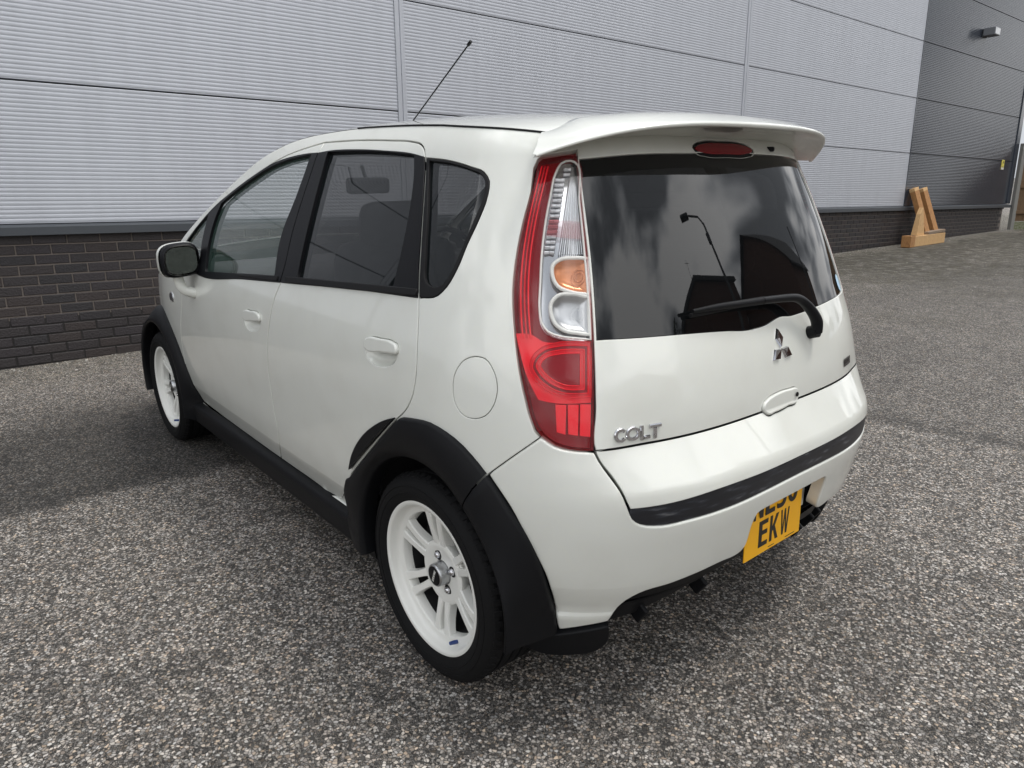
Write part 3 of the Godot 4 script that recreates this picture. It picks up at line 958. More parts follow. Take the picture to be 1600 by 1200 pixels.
		for spec in [[LAMP_AMBER, M.amber, "indicator_bulb_lens", 0.562, 1.122], [LAMP_REVERSE, M.satin, "reversing_reflector", 0.564, 1.041]]:
			var o := spl(spec[0], 0.01)
			var bw := bowl(grown(o, -0.004), 0.012)
			for i in bw.v.size(): bw.v[i] += N(0.55, 1.1) * -0.006
			parts.append([spec[2], bw, spec[1]])
			var ring := PackedVector3Array()
			for p in o: ring.append(SO(p.x, p.y, -0.007))
			var rg := MB.new(); rg.tube(ring, 0.0048, 8, true)
			parts.append(["ring", rg, M.rim])
			for rr in [0.016, 0.0095]:
				var r2 := PackedVector3Array()
				for i in 24: r2.append(SO(spec[3] + rr * cos(TAU * i / 24), spec[4] + rr * sin(TAU * i / 24), -0.012))
				var rt := MB.new(); rt.tube(r2, 0.0011, 5, true)
				parts.append(["lens_ring", rt, M.lens if spec[1] == M.satin else M.amber])
		var rim := PackedVector3Array()
		for p in clear_o: rim.append(SO(p.x, p.y, -0.004))
		var rmb := MB.new(); rmb.tube(rim, 0.0028, 6, true)
		parts.append(["clear_border", rmb, M.rim])
		# red side: bright field, brake bowl, low lamp
		var field := MB.new(); panel(field, spl([[0.425,1.0,1],[0.46,1.0],[0.487,0.985],[0.53,0.982],[0.598,0.98,1],[0.603,0.85,1],[0.51,0.852],[0.486,0.857,1],[0.462,0.90]], 0.02), [], -0.012, 0.02)
		parts.append(["red_field", field, M.red_bright])
		var bo2 := spl(LAMP_BRAKE, 0.012)
		for k in 4:
			var g := grown(bo2, -0.001 - k * 0.0085)
			var pm := MB.new(); panel(pm, g, [], -0.0105 + k * 0.0012, 0.02)
			parts.append(["brake_ring", pm, [M.red, M.red_dark, M.red, M.red_dark][k]])
			var ring := PackedVector3Array()
			for p in g: ring.append(SO(p.x, p.y, -0.009 + k * 0.0012))
			var rg := MB.new(); rg.tube(ring, 0.0013, 5, true)
			parts.append(["ring", rg, M.red_bright])
		for k in 3:
			var u0 := 0.522 + k * 0.0265
			var lm := MB.new(); panel(lm, spl([[u0 + 0.001,0.848,1],[u0 + 0.0245,0.847,1],[u0 + 0.0245,0.781 - k * 0.003,1],[u0 + 0.006 - k * 0.002,0.786 - k * 0.004,1]], 0.02), [], -0.010, 0.02)
			parts.append(["lamp_bar", lm, M.red_bright])
		for k in 3:
			var path := PackedVector3Array()
			for j in 25:
				var q := j / 24.0
				var y := lerpf(1.365, 0.99, q)
				path.append(SO(0.441 + k * 0.009 - 0.022 * sin(q * PI * 0.85) + 0.012 * q * q, y, -0.010))
			var rbm := MB.new(); rbm.tube(path, 0.0022, 5)
			parts.append(["rib", rbm, M.red_bright if k != 1 else M.red])
		var lens := skin(tail_o, [clear_o], 0.001, 0.025, 0.0012, 0.004, 0.03, 0.004)
		parts.append(["red_lens", lens, M.lens_red])
		var cl := MB.new(); panel(cl, grown(clear_o, -0.001), [], 0.0012, 0.025)
		parts.append(["clear_lens", cl, M.lens])
		for p in parts: obj(p[0], p[1] if sd == 0 else p[1].mirrored(), p[2], l)
		# dark seal between lamp and tailgate
		var path := PackedVector3Array()
		for j in 30:
			var y := lerpf(1.385, 0.745, j / 29.0)
			var uu := 0.0
			for i in range(13, TAILLIGHT.size() - 1):
				if y >= TAILLIGHT[i][1] and y <= TAILLIGHT[i + 1][1]:
					uu = lerpf(TAILLIGHT[i][0], TAILLIGHT[i + 1][0], inverse_lerp(TAILLIGHT[i][1], TAILLIGHT[i + 1][1], y))
			if y < TAILLIGHT[13][1]: uu = lerpf(0.608, 0.602, inverse_lerp(0.743, 0.955, y))
			if uu > 0.0: path.append(SO(uu + 0.0005, y, -0.010))
		var sl2 := MB.new(); sl2.tube(path, 0.006, 6)
		obj("seal", sl2 if sd == 0 else sl2.mirrored(), M.rubber, l)
	build_spoiler(car)

func reversed_of(l: Array) -> Array:
	var o := l.duplicate(true)
	o.reverse()
	return o

func smooth(p: PackedVector3Array, k: int) -> PackedVector3Array:
	var o := PackedVector3Array()
	for i in p.size() - 1:
		for s in k:
			o.append(p[i].cubic_interpolate(p[i + 1], p[maxi(i - 1, 0)], p[mini(i + 2, p.size() - 1)], float(s) / k))
	o.append(p[p.size() - 1])
	return o

func tapered(r: Array, k: int) -> PackedFloat32Array:
	var o := PackedFloat32Array()
	for i in r.size() - 1:
		for s in k: o.append(lerpf(r[i], r[i + 1], float(s) / k))
	o.append(r[-1])
	return o

func text(parent: Node, s: String, h: float, at: Vector3, m: Material, width: float, b := Basis.IDENTITY) -> void:
	for i in s.length():
		var w := width / s.length()
		glyph(parent, s[i], at + b * Vector3((i - (s.length() - 1) * 0.5) * w, 0, 0), b, h, w * 0.80, m, 0.001)

func glyph(parent: Node, ch: String, at: Vector3, b: Basis, h: float, w: float, m: Material, depth: float, called := "letter") -> void:
	var t := TextMesh.new()
	t.text = ch
	var f := SystemFont.new()
	f.font_names = PackedStringArray(["Droid Sans"])
	f.font_weight = 700
	t.font = f
	t.font_size = 64
	t.pixel_size = 0.001
	t.depth = 0.01
	t.curve_step = 0.5
	var bb := t.get_aabb()
	var o := MeshInstance3D.new()
	o.name = called
	o.mesh = t
	o.material_override = m
	var sc := Vector3(w / bb.size.x, h / bb.size.y, depth / maxf(bb.size.z, 0.001))
	var bs := b * Basis.from_scale(sc)
	o.transform = Transform3D(bs, at - bs * bb.get_center())
	parent.add_child(o, true)

func letter(parent: Node, ch: String, h: float, at: Vector3, ex: Vector3, nn: Vector3, m: Material) -> void:
	var ey := nn.cross(ex).normalized()
	ex = ey.cross(nn).normalized()
	var w: float = {"C": 0.034, "O": 0.039, "L": 0.026, "T": 0.031}[ch]
	var st := 0.0092
	var mb := MB.new()
	var path2 := []
	if ch == "C" or ch == "O":
		var a0 := 42.0 if ch == "C" else 0.0
		var a1 := 318.0 if ch == "C" else 360.0
		for i in 29:
			var a := deg_to_rad(lerpf(a0, a1, i / 28.0))
			path2.append(Vector2(cos(a) * (w - st) * 0.5, sin(a) * (h - st) * 0.5))
		bar(mb, path2, st, at, ex, ey, nn, ch == "O")
	elif ch == "L":
		bar(mb, [Vector2(-w * 0.5 + st * 0.5, h * 0.5), Vector2(-w * 0.5 + st * 0.5, -h * 0.5)], st, at, ex, ey, nn, false)
		bar(mb, [Vector2(-w * 0.5 + st, -h * 0.5 + st * 0.5), Vector2(w * 0.5, -h * 0.5 + st * 0.5)], st, at, ex, ey, nn, false)
	else:
		bar(mb, [Vector2(0, h * 0.5 - st), Vector2(0, -h * 0.5)], st, at, ex, ey, nn, false)
		bar(mb, [Vector2(-w * 0.5, h * 0.5 - st * 0.5), Vector2(w * 0.5, h * 0.5 - st * 0.5)], st, at, ex, ey, nn, false)
	obj("letter", mb, m, parent)

# a raised bar with bevelled sides along a flat path
func bar(mb: MB, path: Array, w: float, at: Vector3, ex: Vector3, ey: Vector3, nn: Vector3, closed: bool) -> void:
	var rows := []
	var k := path.size()
	for i in k:
		var a: Vector2 = path[maxi(i - 1, 0)] if not closed else path[(i + k - 2) % (k - 1)]
		var b: Vector2 = path[mini(i + 1, k - 1)] if not closed else path[(i + 1) % (k - 1)]
		var d := (b - a).normalized()
		var o := Vector2(-d.y, d.x)
		var row := PackedVector3Array()
		for q in [[0.5, 0.0], [0.5, 0.0025], [0.30, 0.0055], [-0.30, 0.0055], [-0.5, 0.0025], [-0.5, 0.0]]:
			var p: Vector2 = path[i] + o * w * q[0]
			row.append(at + ex * p.x + ey * p.y + nn * q[1])
		rows.append(row)
	for s in 5:
		for i in k - 1:
			var c: Vector3 = (rows[i][2] + rows[i][3]) * 0.5 - nn * 0.006
			mb.flat_quad(rows[i][s], rows[i + 1][s], rows[i + 1][s + 1], rows[i][s + 1], (rows[i][s] + rows[i][s + 1]) * 0.5 - c)
	if not closed:
		for e in [0, k - 1]:
			var r: PackedVector3Array = rows[e]
			var dirv: Vector3 = r[0] - rows[1 if e == 0 else k - 2][0]
			mb.flat_quad(r[0], r[1], r[4], r[5], dirv); mb.flat_quad(r[1], r[2], r[3], r[4], dirv)

func build_spoiler(car: Node) -> void:
	var sp := part("roof_spoiler", car)
	var rows := []
	for i in 49:
		var t := i / 24.0 - 1.0
		# crowd the stations towards the ends
		t = signf(t) * (1.0 - pow(1.0 - absf(t), 1.35))
		var a := absf(t)
		var x := 0.602 * t - 0.014
		var zt := 0.235 + 0.195 * (1.0 - pow(a, 3.0))
		var yl := 1.377 + 0.070 * (1.0 - pow(a, 4.0))
		var xs := 0.505 * t - 0.006
		var u := 0.38 + 0.10 * (1.0 - a)
		var re := RW(0.35 + 0.06 * (1.0 - a), clampf(t * 0.88, -1.0, 1.0))
		var seam := Vector3(xs, lerpf(re.y, 1.440, smoothstep(0.8, 1.0, a)) + 0.003, lerpf(0.185, 0.15, a))
		var lipt := Vector3(x, yl, zt)
		var th := lerpf(0.017, 0.010, a)
		var top_edge := lipt + Vector3(0, th, -0.002)
		var mid := (seam + top_edge) * 0.5 + Vector3(0.006 * t * a, 0.012 - 0.004 * a, 0.002)
		var q1 := seam.lerp(mid, 0.5) + Vector3(0, 0.004, 0)
		var q3 := mid.lerp(top_edge, 0.55) + Vector3(0, 0.0035, 0.002)
		var row := PackedVector3Array([
			seam, q1, mid, q3, top_edge + Vector3(0, -0.001, -0.006), lipt + Vector3(0, th * 0.75, 0.0015), lipt + Vector3(0, th * 0.4, 0.003), lipt + Vector3(0, 0.001, 0.0),
			lipt + Vector3(0, 0.0, -0.008), Vector3(x * 0.985, lerpf(yl, 1.435, 0.55 * (1.0 - a * a)) + 0.004, lerpf(zt, 0.25, 0.5)),
			Vector3(x * 0.94, 1.427 - 0.045 * pow(a, 3.0), 0.25 - 0.06 * a), Vector3(xs * 0.99, 1.425 - 0.005 * a, 0.165)])
		rows.append(row)
	var mb := MB.new()
	mb.sheet(rows, false, true)
	for e in [0, 48]:
		var nn := Vector3(-1 if e == 0 else 1, 0, 0)
		mb.fan(rows[e], nn)
	obj("spoiler_skin", mb, M.paint, sp)

func build_trims(car: Node) -> void:
	# wheel arch trims
	for front in [false, true]:
		var zc := -2.5 if front else 0.02
		var outer := PackedVector2Array()
		if front:
			outer = spl(arc_on(-2.5, 0.29, 0.435, -12.0, 194.0, 30), 0.03, false)
			outer.reverse()
		else:
			outer = spl(FLARE_OUT, 0.025, false)
		# even out the stations
		var pts := PackedVector2Array()
		var acc := [0.0]
		for i in range(1, outer.size()): acc.append(acc[-1] + outer[i - 1].distance_to(outer[i]))
		var cnt := 56
		for i in cnt + 1:
			var d: float = acc[-1] * i / cnt
			var k := 0
			while k < acc.size() - 2 and acc[k + 1] < d: k += 1
			pts.append(outer[k].lerp(outer[k + 1], clampf((d - acc[k]) / maxf(acc[k + 1] - acc[k], 1e-6), 0, 1)))
		# the diagonal door seam limits the rear trim
		if not front:
			var da := Vector2(0.07, 0.731); var db := Vector2(-0.25, 0.468)
			var dn := (da - db).orthogonal().normalized()
			for i in pts.size():
				var s := (pts[i] - db).dot(dn)
				var along := (pts[i] - db).dot((da - db).normalized())
				if along > -0.02 and along < da.distance_to(db) + 0.02:
					if dn.y > 0 and s > -0.004: pts[i] -= dn * (s + 0.004)
					elif dn.y < 0 and s < 0.004: pts[i] += dn * (-s + 0.004)
		var rows := []
		for i in pts.size():
			var p := pts[i]
			var o := S(p.x, p.y)
			var nn := N(p.x, p.y)
			var c2 := Vector2(o.z - zc, o.y - 0.295)
			var dirc := c2.normalized()
			var rin := 0.350
			var inx := -0.822
			if not front:
				inx = lerpf(-0.822, -0.800, smoothstep(0.1, 0.42, o.z))
				rin = lerpf(0.350, 0.312, smoothstep(0.12, 0.35, o.z))
			var ip := Vector3(inx, 0.295 + dirc.y * rin, zc + dirc.x * rin)
			var top := o + nn * 0.016
			var m1 := top.lerp(ip, 0.35) + Vector3(-0.011, 0, 0)
			var m2 := top.lerp(ip, 0.7) + Vector3(-0.011, 0, 0)
			var inward := Vector3(0, -dirc.y, -dirc.x)
			rows.append(PackedVector3Array([o - nn * 0.004, o + nn * 0.009, top + (ip - top).normalized() * 0.006, m1, m2, ip + Vector3(-0.004, 0, 0) - inward * 0.012, ip + Vector3(0.0, 0, 0), ip + inward * 0.004 + Vector3(0.012, 0, 0), ip + inward * 0.004 + Vector3(0.05, 0, 0)]))
		var cut := rows.size()
		if not front:
			for i in pts.size():
				if pts[i].x > 0.3 and cut == rows.size() and pts[i].x >= 0.376: cut = i
		var mb := MB.new()
		mb.sheet(rows.slice(0, mini(cut + 1, rows.size())), false, false, Vector3(0.0, 0.2, zc))
		both("wheel_arch_trim", mb, M.plastic, car, car)
		if cut < rows.size():
			# the rear length belongs to the bumper; a fine seam parts the two
			var tail_rows := rows.slice(cut)
			var r0: PackedVector3Array = tail_rows[0].duplicate()
			var back_row := PackedVector3Array()
			for k in r0.size():
				r0[k] = tail_rows[0][k].lerp(tail_rows[1][k], 0.14)
				back_row.append(r0[k] + Vector3(0.012, 0, 0))
			tail_rows[0] = r0
			tail_rows.insert(0, back_row)
			mb = MB.new()
			mb.sheet(tail_rows, false, false, Vector3(0.0, 0.2, zc))
			both("wheel_arch_trim", mb, M.plastic, car, car)
		# liner
		var lin := []
		for i in 33:
			var a := deg_to_rad(lerpf(3.0, 196.0, i / 32.0))
			var lr := 0.372 if front else lerpf(0.308, 0.372, smoothstep(20.0, 80.0, rad_to_deg(a)))
			lin.append(PackedVector3Array([Vector3(-0.745, 0.295 + lr * sin(a), zc + lr * cos(a)), Vector3(-0.50, 0.295 + (lr - 0.012) * sin(a), zc + (lr - 0.012) * cos(a)), Vector3(-0.44, 0.295 + 0.30 * sin(a), zc + 0.30 * cos(a)), Vector3(-0.44, 0.295, zc)]))
		var lm := MB.new(); lm.sheet(lin, false, false, Vector3(1, 0, 0), true)
		both("arch_liner", lm, M.dark, car, car)
	# seam in the rear trim where the bumper begins
	# side skirts
	var prof := [Vector2(-0.752, 0.2985), Vector2(-0.776, 0.2945), Vector2(-0.787, 0.284), Vector2(-0.789, 0.265), Vector2(-0.780, 0.205), Vector2(-0.768, 0.185), Vector2(-0.745, 0.176), Vector2(-0.66, 0.17)]
	var rows := []
	for i in 25:
		var k := i / 24.0
		var z := lerpf(-2.16, -0.325, k)
		var row := PackedVector3Array()
		for p in prof: row.append(Vector3(p.x, p.y, z))
		rows.append(row)
	var sk := MB.new(); sk.sheet(rows, false, false, Vector3(-1, -0.2, 0), true)
	both("side_skirt", sk, M.plastic, car, car)
	# underside
	var un := MB.new()
	un.rbox(Vector3(0, 0.255, -1.55), Vector3(1.34, 0.09, 2.5), 0.03)
	un.rbox(Vector3(0, 0.29, 0.18), Vector3(0.7, 0.08, 0.24), 0.03)
	obj("underbody", un, M.dark, car)
	var ax := MB.new()
	ax.tube(PackedVector3Array([Vector3(-0.62, 0.27, 0.0), Vector3(0.62, 0.27, 0.0)]), 0.04, 12)
	obj("axle", ax, M.dark, car)
	# side indicators
	var so := spl([[-1.997,0.838],[-1.968,0.833],[-1.955,0.812],[-1.963,0.797],[-1.995,0.795],[-2.02,0.80],[-2.03,0.815],[-2.018,0.83]], 0.012)
	both("side_indicator", skin(so, [], 0.004, 0.02, 0.0, 0.004, 0.006), M.satin, car, car)

func build_wheels(car: Node) -> void:
	# all shapes about the wheel's centre, outer face towards -x
	var tyre := MB.new()
	tyre.lathe_x([Vector2(0.205, 0.085), Vector2(0.2165, 0.093), Vector2(0.232, 0.103), Vector2(0.250, 0.107), Vector2(0.268, 0.104), Vector2(0.279, 0.0965), Vector2(0.2865, 0.088), Vector2(0.2895, 0.081)], Vector3.ZERO, 96)
	tyre.lathe_x([Vector2(0.2895, -0.081), Vector2(0.2865, -0.088), Vector2(0.268, -0.104), Vector2(0.25, -0.107), Vector2(0.2165, -0.093), Vector2(0.205, -0.085)], Vector3.ZERO, 64)
	# tread: ribs with grooves between, and shoulder blocks
	var g := [[0.081, 0.056], [0.049, 0.019], [0.012, -0.012], [-0.019, -0.049], [-0.056, -0.081]]
	for r in g:
		tyre.lathe_x([Vector2(0.283, r[0] + 0.0005), Vector2(0.2905, r[0] - 0.001), Vector2(0.2918, (r[0] + r[1]) * 0.5), Vector2(0.2905, r[1] + 0.001), Vector2(0.283, r[1] - 0.0005)], Vector3.ZERO, 96)
	tyre.lathe_x([Vector2(0.284, 0.085), Vector2(0.284, -0.085)], Vector3.ZERO, 64)
	for k in 64:
		var a := TAU * k / 64
		var b := Basis(Vector3.RIGHT, -a)
		tyre.rbox(b * Vector3(-0.080, 0.2868, 0), Vector3(0.022, 0.009, 0.017), 0.002, b * Basis(Vector3.BACK, 0.42), false)
	for rr in [0.243, 0.262]:
		var ring := PackedVector3Array()
		for i in 72: ring.append(Vector3(-0.1055, rr * cos(TAU * i / 72), rr * sin(TAU * i / 72)))
		tyre.tube(ring, 0.0016, 4, true)
	var rim := MB.new()
	rim.lathe_x([Vector2(0.2065, 0.078), Vector2(0.2145, 0.084), Vector2(0.2180, 0.091), Vector2(0.2175, 0.0945), Vector2(0.2140, 0.0955), Vector2(0.2060, 0.0935), Vector2(0.2035, 0.090), Vector2(0.2020, 0.080), Vector2(0.1990, 0.0705), Vector2(0.1930, 0.0665), Vector2(0.1830, 0.0655), Vector2(0.1790, 0.0645), Vector2(0.1765, 0.060), Vector2(0.1755, 0.035)], Vector3.ZERO, 96)
	# hub
	rim.lathe_x([Vector2(0.070, -0.01), Vector2(0.086, 0.022), Vector2(0.0925, 0.040), Vector2(0.0915, 0.0465), Vector2(0.084, 0.0505), Vector2(0.072, 0.0500), Vector2(0.062, 0.0455), Vector2(0.036, 0.0450), Vector2(0.032, 0.038), Vector2(0.0, 0.038)], Vector3.ZERO, 64)
	for k in 6:
		var a := TAU * k / 6 - 0.06
		for s in [-1.0, 1.0]:
			var sec := []
			for i in 9:
				var q := i / 8.0
				var r := lerpf(0.080, 0.1830, q)
				# the twin arms start together and run side by side
				var off: float = s * (lerpf(0.0150, 0.0235, q) + 0.003 * pow(q, 4.0))
				var hw := 0.0078 + 0.0018 * q + 0.005 * pow(q, 5.0) + 0.004 * pow(1.0 - q, 4.0)
				var face := 0.0495 + 0.0150 * sin(q * PI * 0.5)
				var deep := lerpf(0.030, 0.020, q)
				var row := PackedVector3Array()
				for w in [[-1.28, -1.0], [-1.12, -0.16], [-0.88, 0.0], [0.88, 0.0], [1.12, -0.16], [1.28, -1.0]]:
					var lat: float = off + w[0] * hw
					row.append(Vector3(-(face + w[1] * deep), cos(a) * r - sin(a) * lat, sin(a) * r + cos(a) * lat))
				sec.append(row)
			for q in 5:
				var base := rim.v.size()
				for i in 9:
					var r0: PackedVector3Array = sec[i]
					var along: Vector3 = sec[mini(i + 1, 8)][q] - sec[maxi(i - 1, 0)][q]
					var nn := along.cross(r0[q + 1] - r0[q]).normalized()
					var mid := (r0[0] + r0[5]) * 0.5
					if nn.dot((r0[q] + r0[q + 1]) * 0.5 - mid) < 0.0: nn = -nn
					rim.vert(r0[q], nn); rim.vert(r0[q + 1], nn)
				for i in 8:
					rim.quad(base + 2 * i, base + 2 * i + 1, base + 2 * i + 3, base + 2 * i + 2)
		# web between the pair near the hub and near the rim
		for w in [[0.082, 0.100, 0.044]]:
			var b := Basis(Vector3.RIGHT, a)
			rim.rbox(b * Vector3(-(w[2] - 0.012), (w[0] + w[1]) * 0.5, 0), Vector3(0.024, w[1] - w[0], 0.026), 0.004, b, false)
	var back := MB.new()
	back.lathe_x([Vector2(0.1757, 0.036), Vector2(0.1765, -0.09)], Vector3.ZERO, 64)
	back.lathe_x([Vector2(0.172, 0.0), Vector2(0.03, 0.0)], Vector3(0.055, 0, 0), 40)
	var disc := MB.new()
	disc.lathe_x([Vector2(0.125, -0.03), Vector2(0.125, -0.018), Vector2(0.07, -0.018), Vector2(0.068, 0.0), Vector2(0.05, 0.0)], Vector3.ZERO, 40)
	var calip := MB.new()
	calip.rbox(Vector3(0.025, 0.07, 0.105), Vector3(0.07, 0.10, 0.06), 0.01, Basis(Vector3.RIGHT, 0.9))
	var cap := MB.new()
	cap.lathe_x([Vector2(0.0330, 0.04), Vector2(0.0325, 0.071), Vector2(0.0300, 0.0745), Vector2(0.0272, 0.0750)], Vector3.ZERO, 40)
	var face := MB.new()
	face.lathe_x([Vector2(0.0273, 0.0746), Vector2(0.02, 0.0758), Vector2(0.0, 0.0762)], Vector3.ZERO, 40)
	var nut := MB.new()
	nut.lathe_x([Vector2(0.0105, 0.026), Vector2(0.0105, 0.040), Vector2(0.0075, 0.045), Vector2(0.0, 0.046)], Vector3.ZERO, 6)
	var hole := MB.new()
	hole.lathe_x([Vector2(0.0155, 0.0364), Vector2(0.0, 0.0364)], Vector3.ZERO, 20)
	var valve := MB.new()
	valve.tube(PackedVector3Array([Vector3(-0.060, 0, 0), Vector3(-0.076, 0.004, 0), Vector3(-0.090, 0.007, 0)]), PackedFloat32Array([0.005, 0.0058, 0.005]), 8)
	for w in [[-1, 0.0, 0.0], [-1, -2.5, 0.35], [1, 0.0, 0.3], [1, -2.5, 0.9]]:
		var wh := part("wheel", car)
		var sd: float = w[0]
		wh.transform = Transform3D(Basis(Vector3.RIGHT, w[2]) if sd < 0 else Basis(Vector3.UP, PI) * Basis(Vector3.RIGHT, w[2]), Vector3(sd * 0.7045, 0.2918, w[1]))
		obj("tyre", tyre, M.tyre, wh)
		obj("rim", rim, M.rim, wh)
		obj("brake_disc", disc, M.steel, wh)
		obj("back_plate", back, M.dark, wh)
		obj("brake_caliper", calip, M.dark, wh)
		obj("hub_cap", cap, M.satin, wh)
		obj("cap_face", face, M.trim, wh)
		var word := "ENKEI"
		for i in 5:
			glyph(wh, word[i], Vector3(-0.0762, (2 - i) * 0.0082 * cos(0.35), (2 - i) * 0.0082 * sin(0.35)), Basis(Vector3(0, sin(-0.35), cos(-0.35)), Vector3(0, cos(-0.35), -sin(-0.35)), Vector3(-1, 0, 0)) * Basis(Vector3.BACK, PI / 2), 0.0075, 0.0062, M.rim, 0.0006, "cap_letter")
		for k in 4:
			var a := TAU * k / 4 - 0.43
			var at := Vector3(-0.0092, 0.05 * cos(a), 0.05 * sin(a))
			obj("nut_well", hole, M.dark, wh, at)
			obj("wheel_nut", nut, M.chrome, wh, at)
		obj("valve", valve, M.blue, wh, Vector3(0, 0.188 * cos(2.66), 0.188 * sin(2.66)))

func build_cabin(car: Node) -> void:
	for s in [[-0.36, -1.05], [0.36, -1.05]]:
		var st := part("front_seat", car)
		var b := Basis(Vector3.RIGHT, -0.28)
		var m := MB.new(); m.rbox(Vector3(s[0], 0.60, s[1] - 0.05), Vector3(0.50, 0.18, 0.54), 0.07)
		obj("cushion", m, M.seat, st)
		m = MB.new(); m.rbox(Vector3(s[0], 0.84, s[1] + 0.19), Vector3(0.48, 0.60, 0.15), 0.07, Basis(Vector3.RIGHT, 0.24))
		obj("backrest", m, M.seat, st)
		m = MB.new(); m.rbox(Vector3(s[0], 1.175, s[1] + 0.255), Vector3(0.29, 0.18, 0.11), 0.052, Basis(Vector3.RIGHT, 0.15))
		obj("headrest", m, M.seat, st)
		for e in [-0.05, 0.05]:
			m = MB.new(); m.tube(PackedVector3Array([Vector3(s[0] + e, 1.05, s[1] + 0.235), Vector3(s[0] + e, 1.15, s[1] + 0.25)]), 0.006, 8)
			obj("headrest_post", m, M.satin, st)
	var rs := part("rear_seat", car)
	var q := MB.new(); q.rbox(Vector3(0, 0.60, -0.25), Vector3(1.25, 0.2, 0.5), 0.07)
	obj("cushion", q, M.seat, rs)
	q = MB.new(); q.rbox(Vector3(0, 0.78, 0.0), Vector3(1.22, 0.50, 0.14), 0.07, Basis(Vector3.RIGHT, 0.3))
	obj("backrest", q, M.seat, rs)
	for x in [-0.36, 0.36]:
		q = MB.new(); q.rbox(Vector3(x, 1.06, 0.10), Vector3(0.24, 0.12, 0.09), 0.045, Basis(Vector3.RIGHT, 0.2))
		obj("headrest", q, M.seat, rs)
	var da := MB.new()
	da.rbox(Vector3(0, 0.86, -1.88), Vector3(1.42, 0.22, 0.52), 0.07)
	da.rbox(Vector3(0, 0.62, -1.95), Vector3(1.40, 0.4, 0.3), 0.05)
	da.rbox(Vector3(0.37, 0.985, -1.80), Vector3(0.36, 0.07, 0.22), 0.03)
	obj("dashboard", da, M.cabin, car)
	var sw := part("steering_wheel", car)
	var tilt := Basis(Vector3.RIGHT, -0.45)
	var ring := PackedVector3Array()
	for i in 40: ring.append(Vector3(0.37, 0.93, -1.50) + tilt * Vector3(0.185 * cos(TAU * i / 40), 0.185 * sin(TAU * i / 40), 0))
	var rm := MB.new(); rm.tube(ring, 0.015, 8, true)
	obj("rim", rm, M.trim, sw)
	var hb := MB.new(); hb.rbox(Vector3(0.37, 0.93, -1.515), Vector3(0.34, 0.06, 0.03), 0.012, tilt)
	hb.rbox(Vector3(0.37, 0.90, -1.515), Vector3(0.14, 0.16, 0.05), 0.02, tilt)
	obj("boss", hb, M.cabin, sw)
	var im := part("rear_view_mirror", car)
	var mm := MB.new(); mm.rbox(Vector3(0.0, 1.312, -1.64), Vector3(0.25, 0.075, 0.04), 0.018, Basis(Vector3.UP, 0.2))
	obj("housing", mm, M.trim, im)
	mm = MB.new(); mm.tube(PackedVector3Array([Vector3(0, 1.33, -1.65), Vector3(0, 1.40, -1.69)]), 0.01, 8)
	obj("stalk", mm, M.trim, im)
	var fl := MB.new()
	fl.box(Vector3(0, 0.33, -0.98), Vector3(1.38, 0.04, 2.1))
	fl.box(Vector3(0, 0.62, 0.18), Vector3(1.20, 0.03, 0.5))
	obj("cabin_floor", fl, M.cabin, car)
	# dark blanks beneath the bonnet and behind the nose
	var bk := MB.new(); bk.box(Vector3(0, 0.6, -2.15), Vector3(1.3, 0.62, 0.04))
	obj("bulkhead", bk, M.dark, car)

func build_mirrors(car: Node) -> void:
	for sd in 2:
		var w := part("door_mirror", car)
		var shapes := []
		var c := Vector3(-0.853, 1.022, -1.72)
		# superellipse sections from the bezel forward
		var rows := []
		for q in [[0.006, 0.90, 0.88], [0.0, 1.0, 1.0], [-0.02, 1.03, 1.04], [-0.045, 1.02, 1.03]]:
			rows.append(mirror_ring(c, q[0], q[1], q[2]))
		var m := MB.new(); m.sheet(rows, false, true, c + Vector3(0, 0, -0.03))
		shapes.append(["bezel", m, M.trim])
		rows = []
		for q in [[-0.030, 1.10, 1.04], [-0.045, 1.13, 1.07], [-0.07, 1.08, 1.02], [-0.10, 0.90, 0.90], [-0.125, 0.72, 0.74], [-0.14, 0.45, 0.48], [-0.146, 0.05, 0.05]]:
			rows.append(mirror_ring(c, q[0], q[1], q[2]))
		m = MB.new(); m.sheet(rows, false, true, c + Vector3(0, 0, -0.05))
		shapes.append(["shell", m, M.paint])
		m = MB.new()
		var face := mirror_ring(c, 0.001, 0.80, 0.80)
		var tilt := Basis(Vector3.UP, -0.30) * Basis(Vector3.RIGHT, 0.03)
		var fr := PackedVector3Array()
		for p in face: fr.append(c + Vector3(0, 0, 0.004) + tilt * (p - c))
		m.fan(fr, tilt * Vector3.BACK)
		shapes.append(["mirror_glass", m, M.mirror])
		m = MB.new()
		m.tube(smooth(PackedVector3Array([Vector3(-0.86, 0.965, -1.775), Vector3(-0.858, 0.925, -1.772), Vector3(-0.842, 0.893, -1.765), Vector3(-0.80, 0.875, -1.755)]), 5), tapered([0.020, 0.022, 0.022, 0.024], 5), 12)
		shapes.append(["stem", m, M.paint])
		m = MB.new()
		m.rbox(Vector3(-0.80, 0.985, -1.75), Vector3(0.08, 0.05, 0.07), 0.015)
		shapes.append(["bracket", m, M.trim])
		for s in shapes: obj(s[0], s[1] if sd == 0 else s[1].mirrored(), s[2], w)

func mirror_ring(c: Vector3, dz: float, sx: float, sy: float) -> PackedVector3Array:
	var o := PackedVector3Array()
	for i in 40:
		var a := TAU * i / 40
		var k := pow(pow(absf(cos(a)), 3.2) + pow(absf(sin(a)), 3.2), -1.0 / 3.2)
		var p := Vector2(cos(a) * k * 0.074 * sx, sin(a) * k * 0.068 * sy)
		p.y += 0.006 * (p.x / 0.084)
		o.append(c + Vector3(p.x, p.y, dz))
	return o

# ------------------------------------------------------------------ the place
func ground_y(x: float, z: float) -> float:
	return 0.05688 + 0.02127 * x - 0.01995 * z

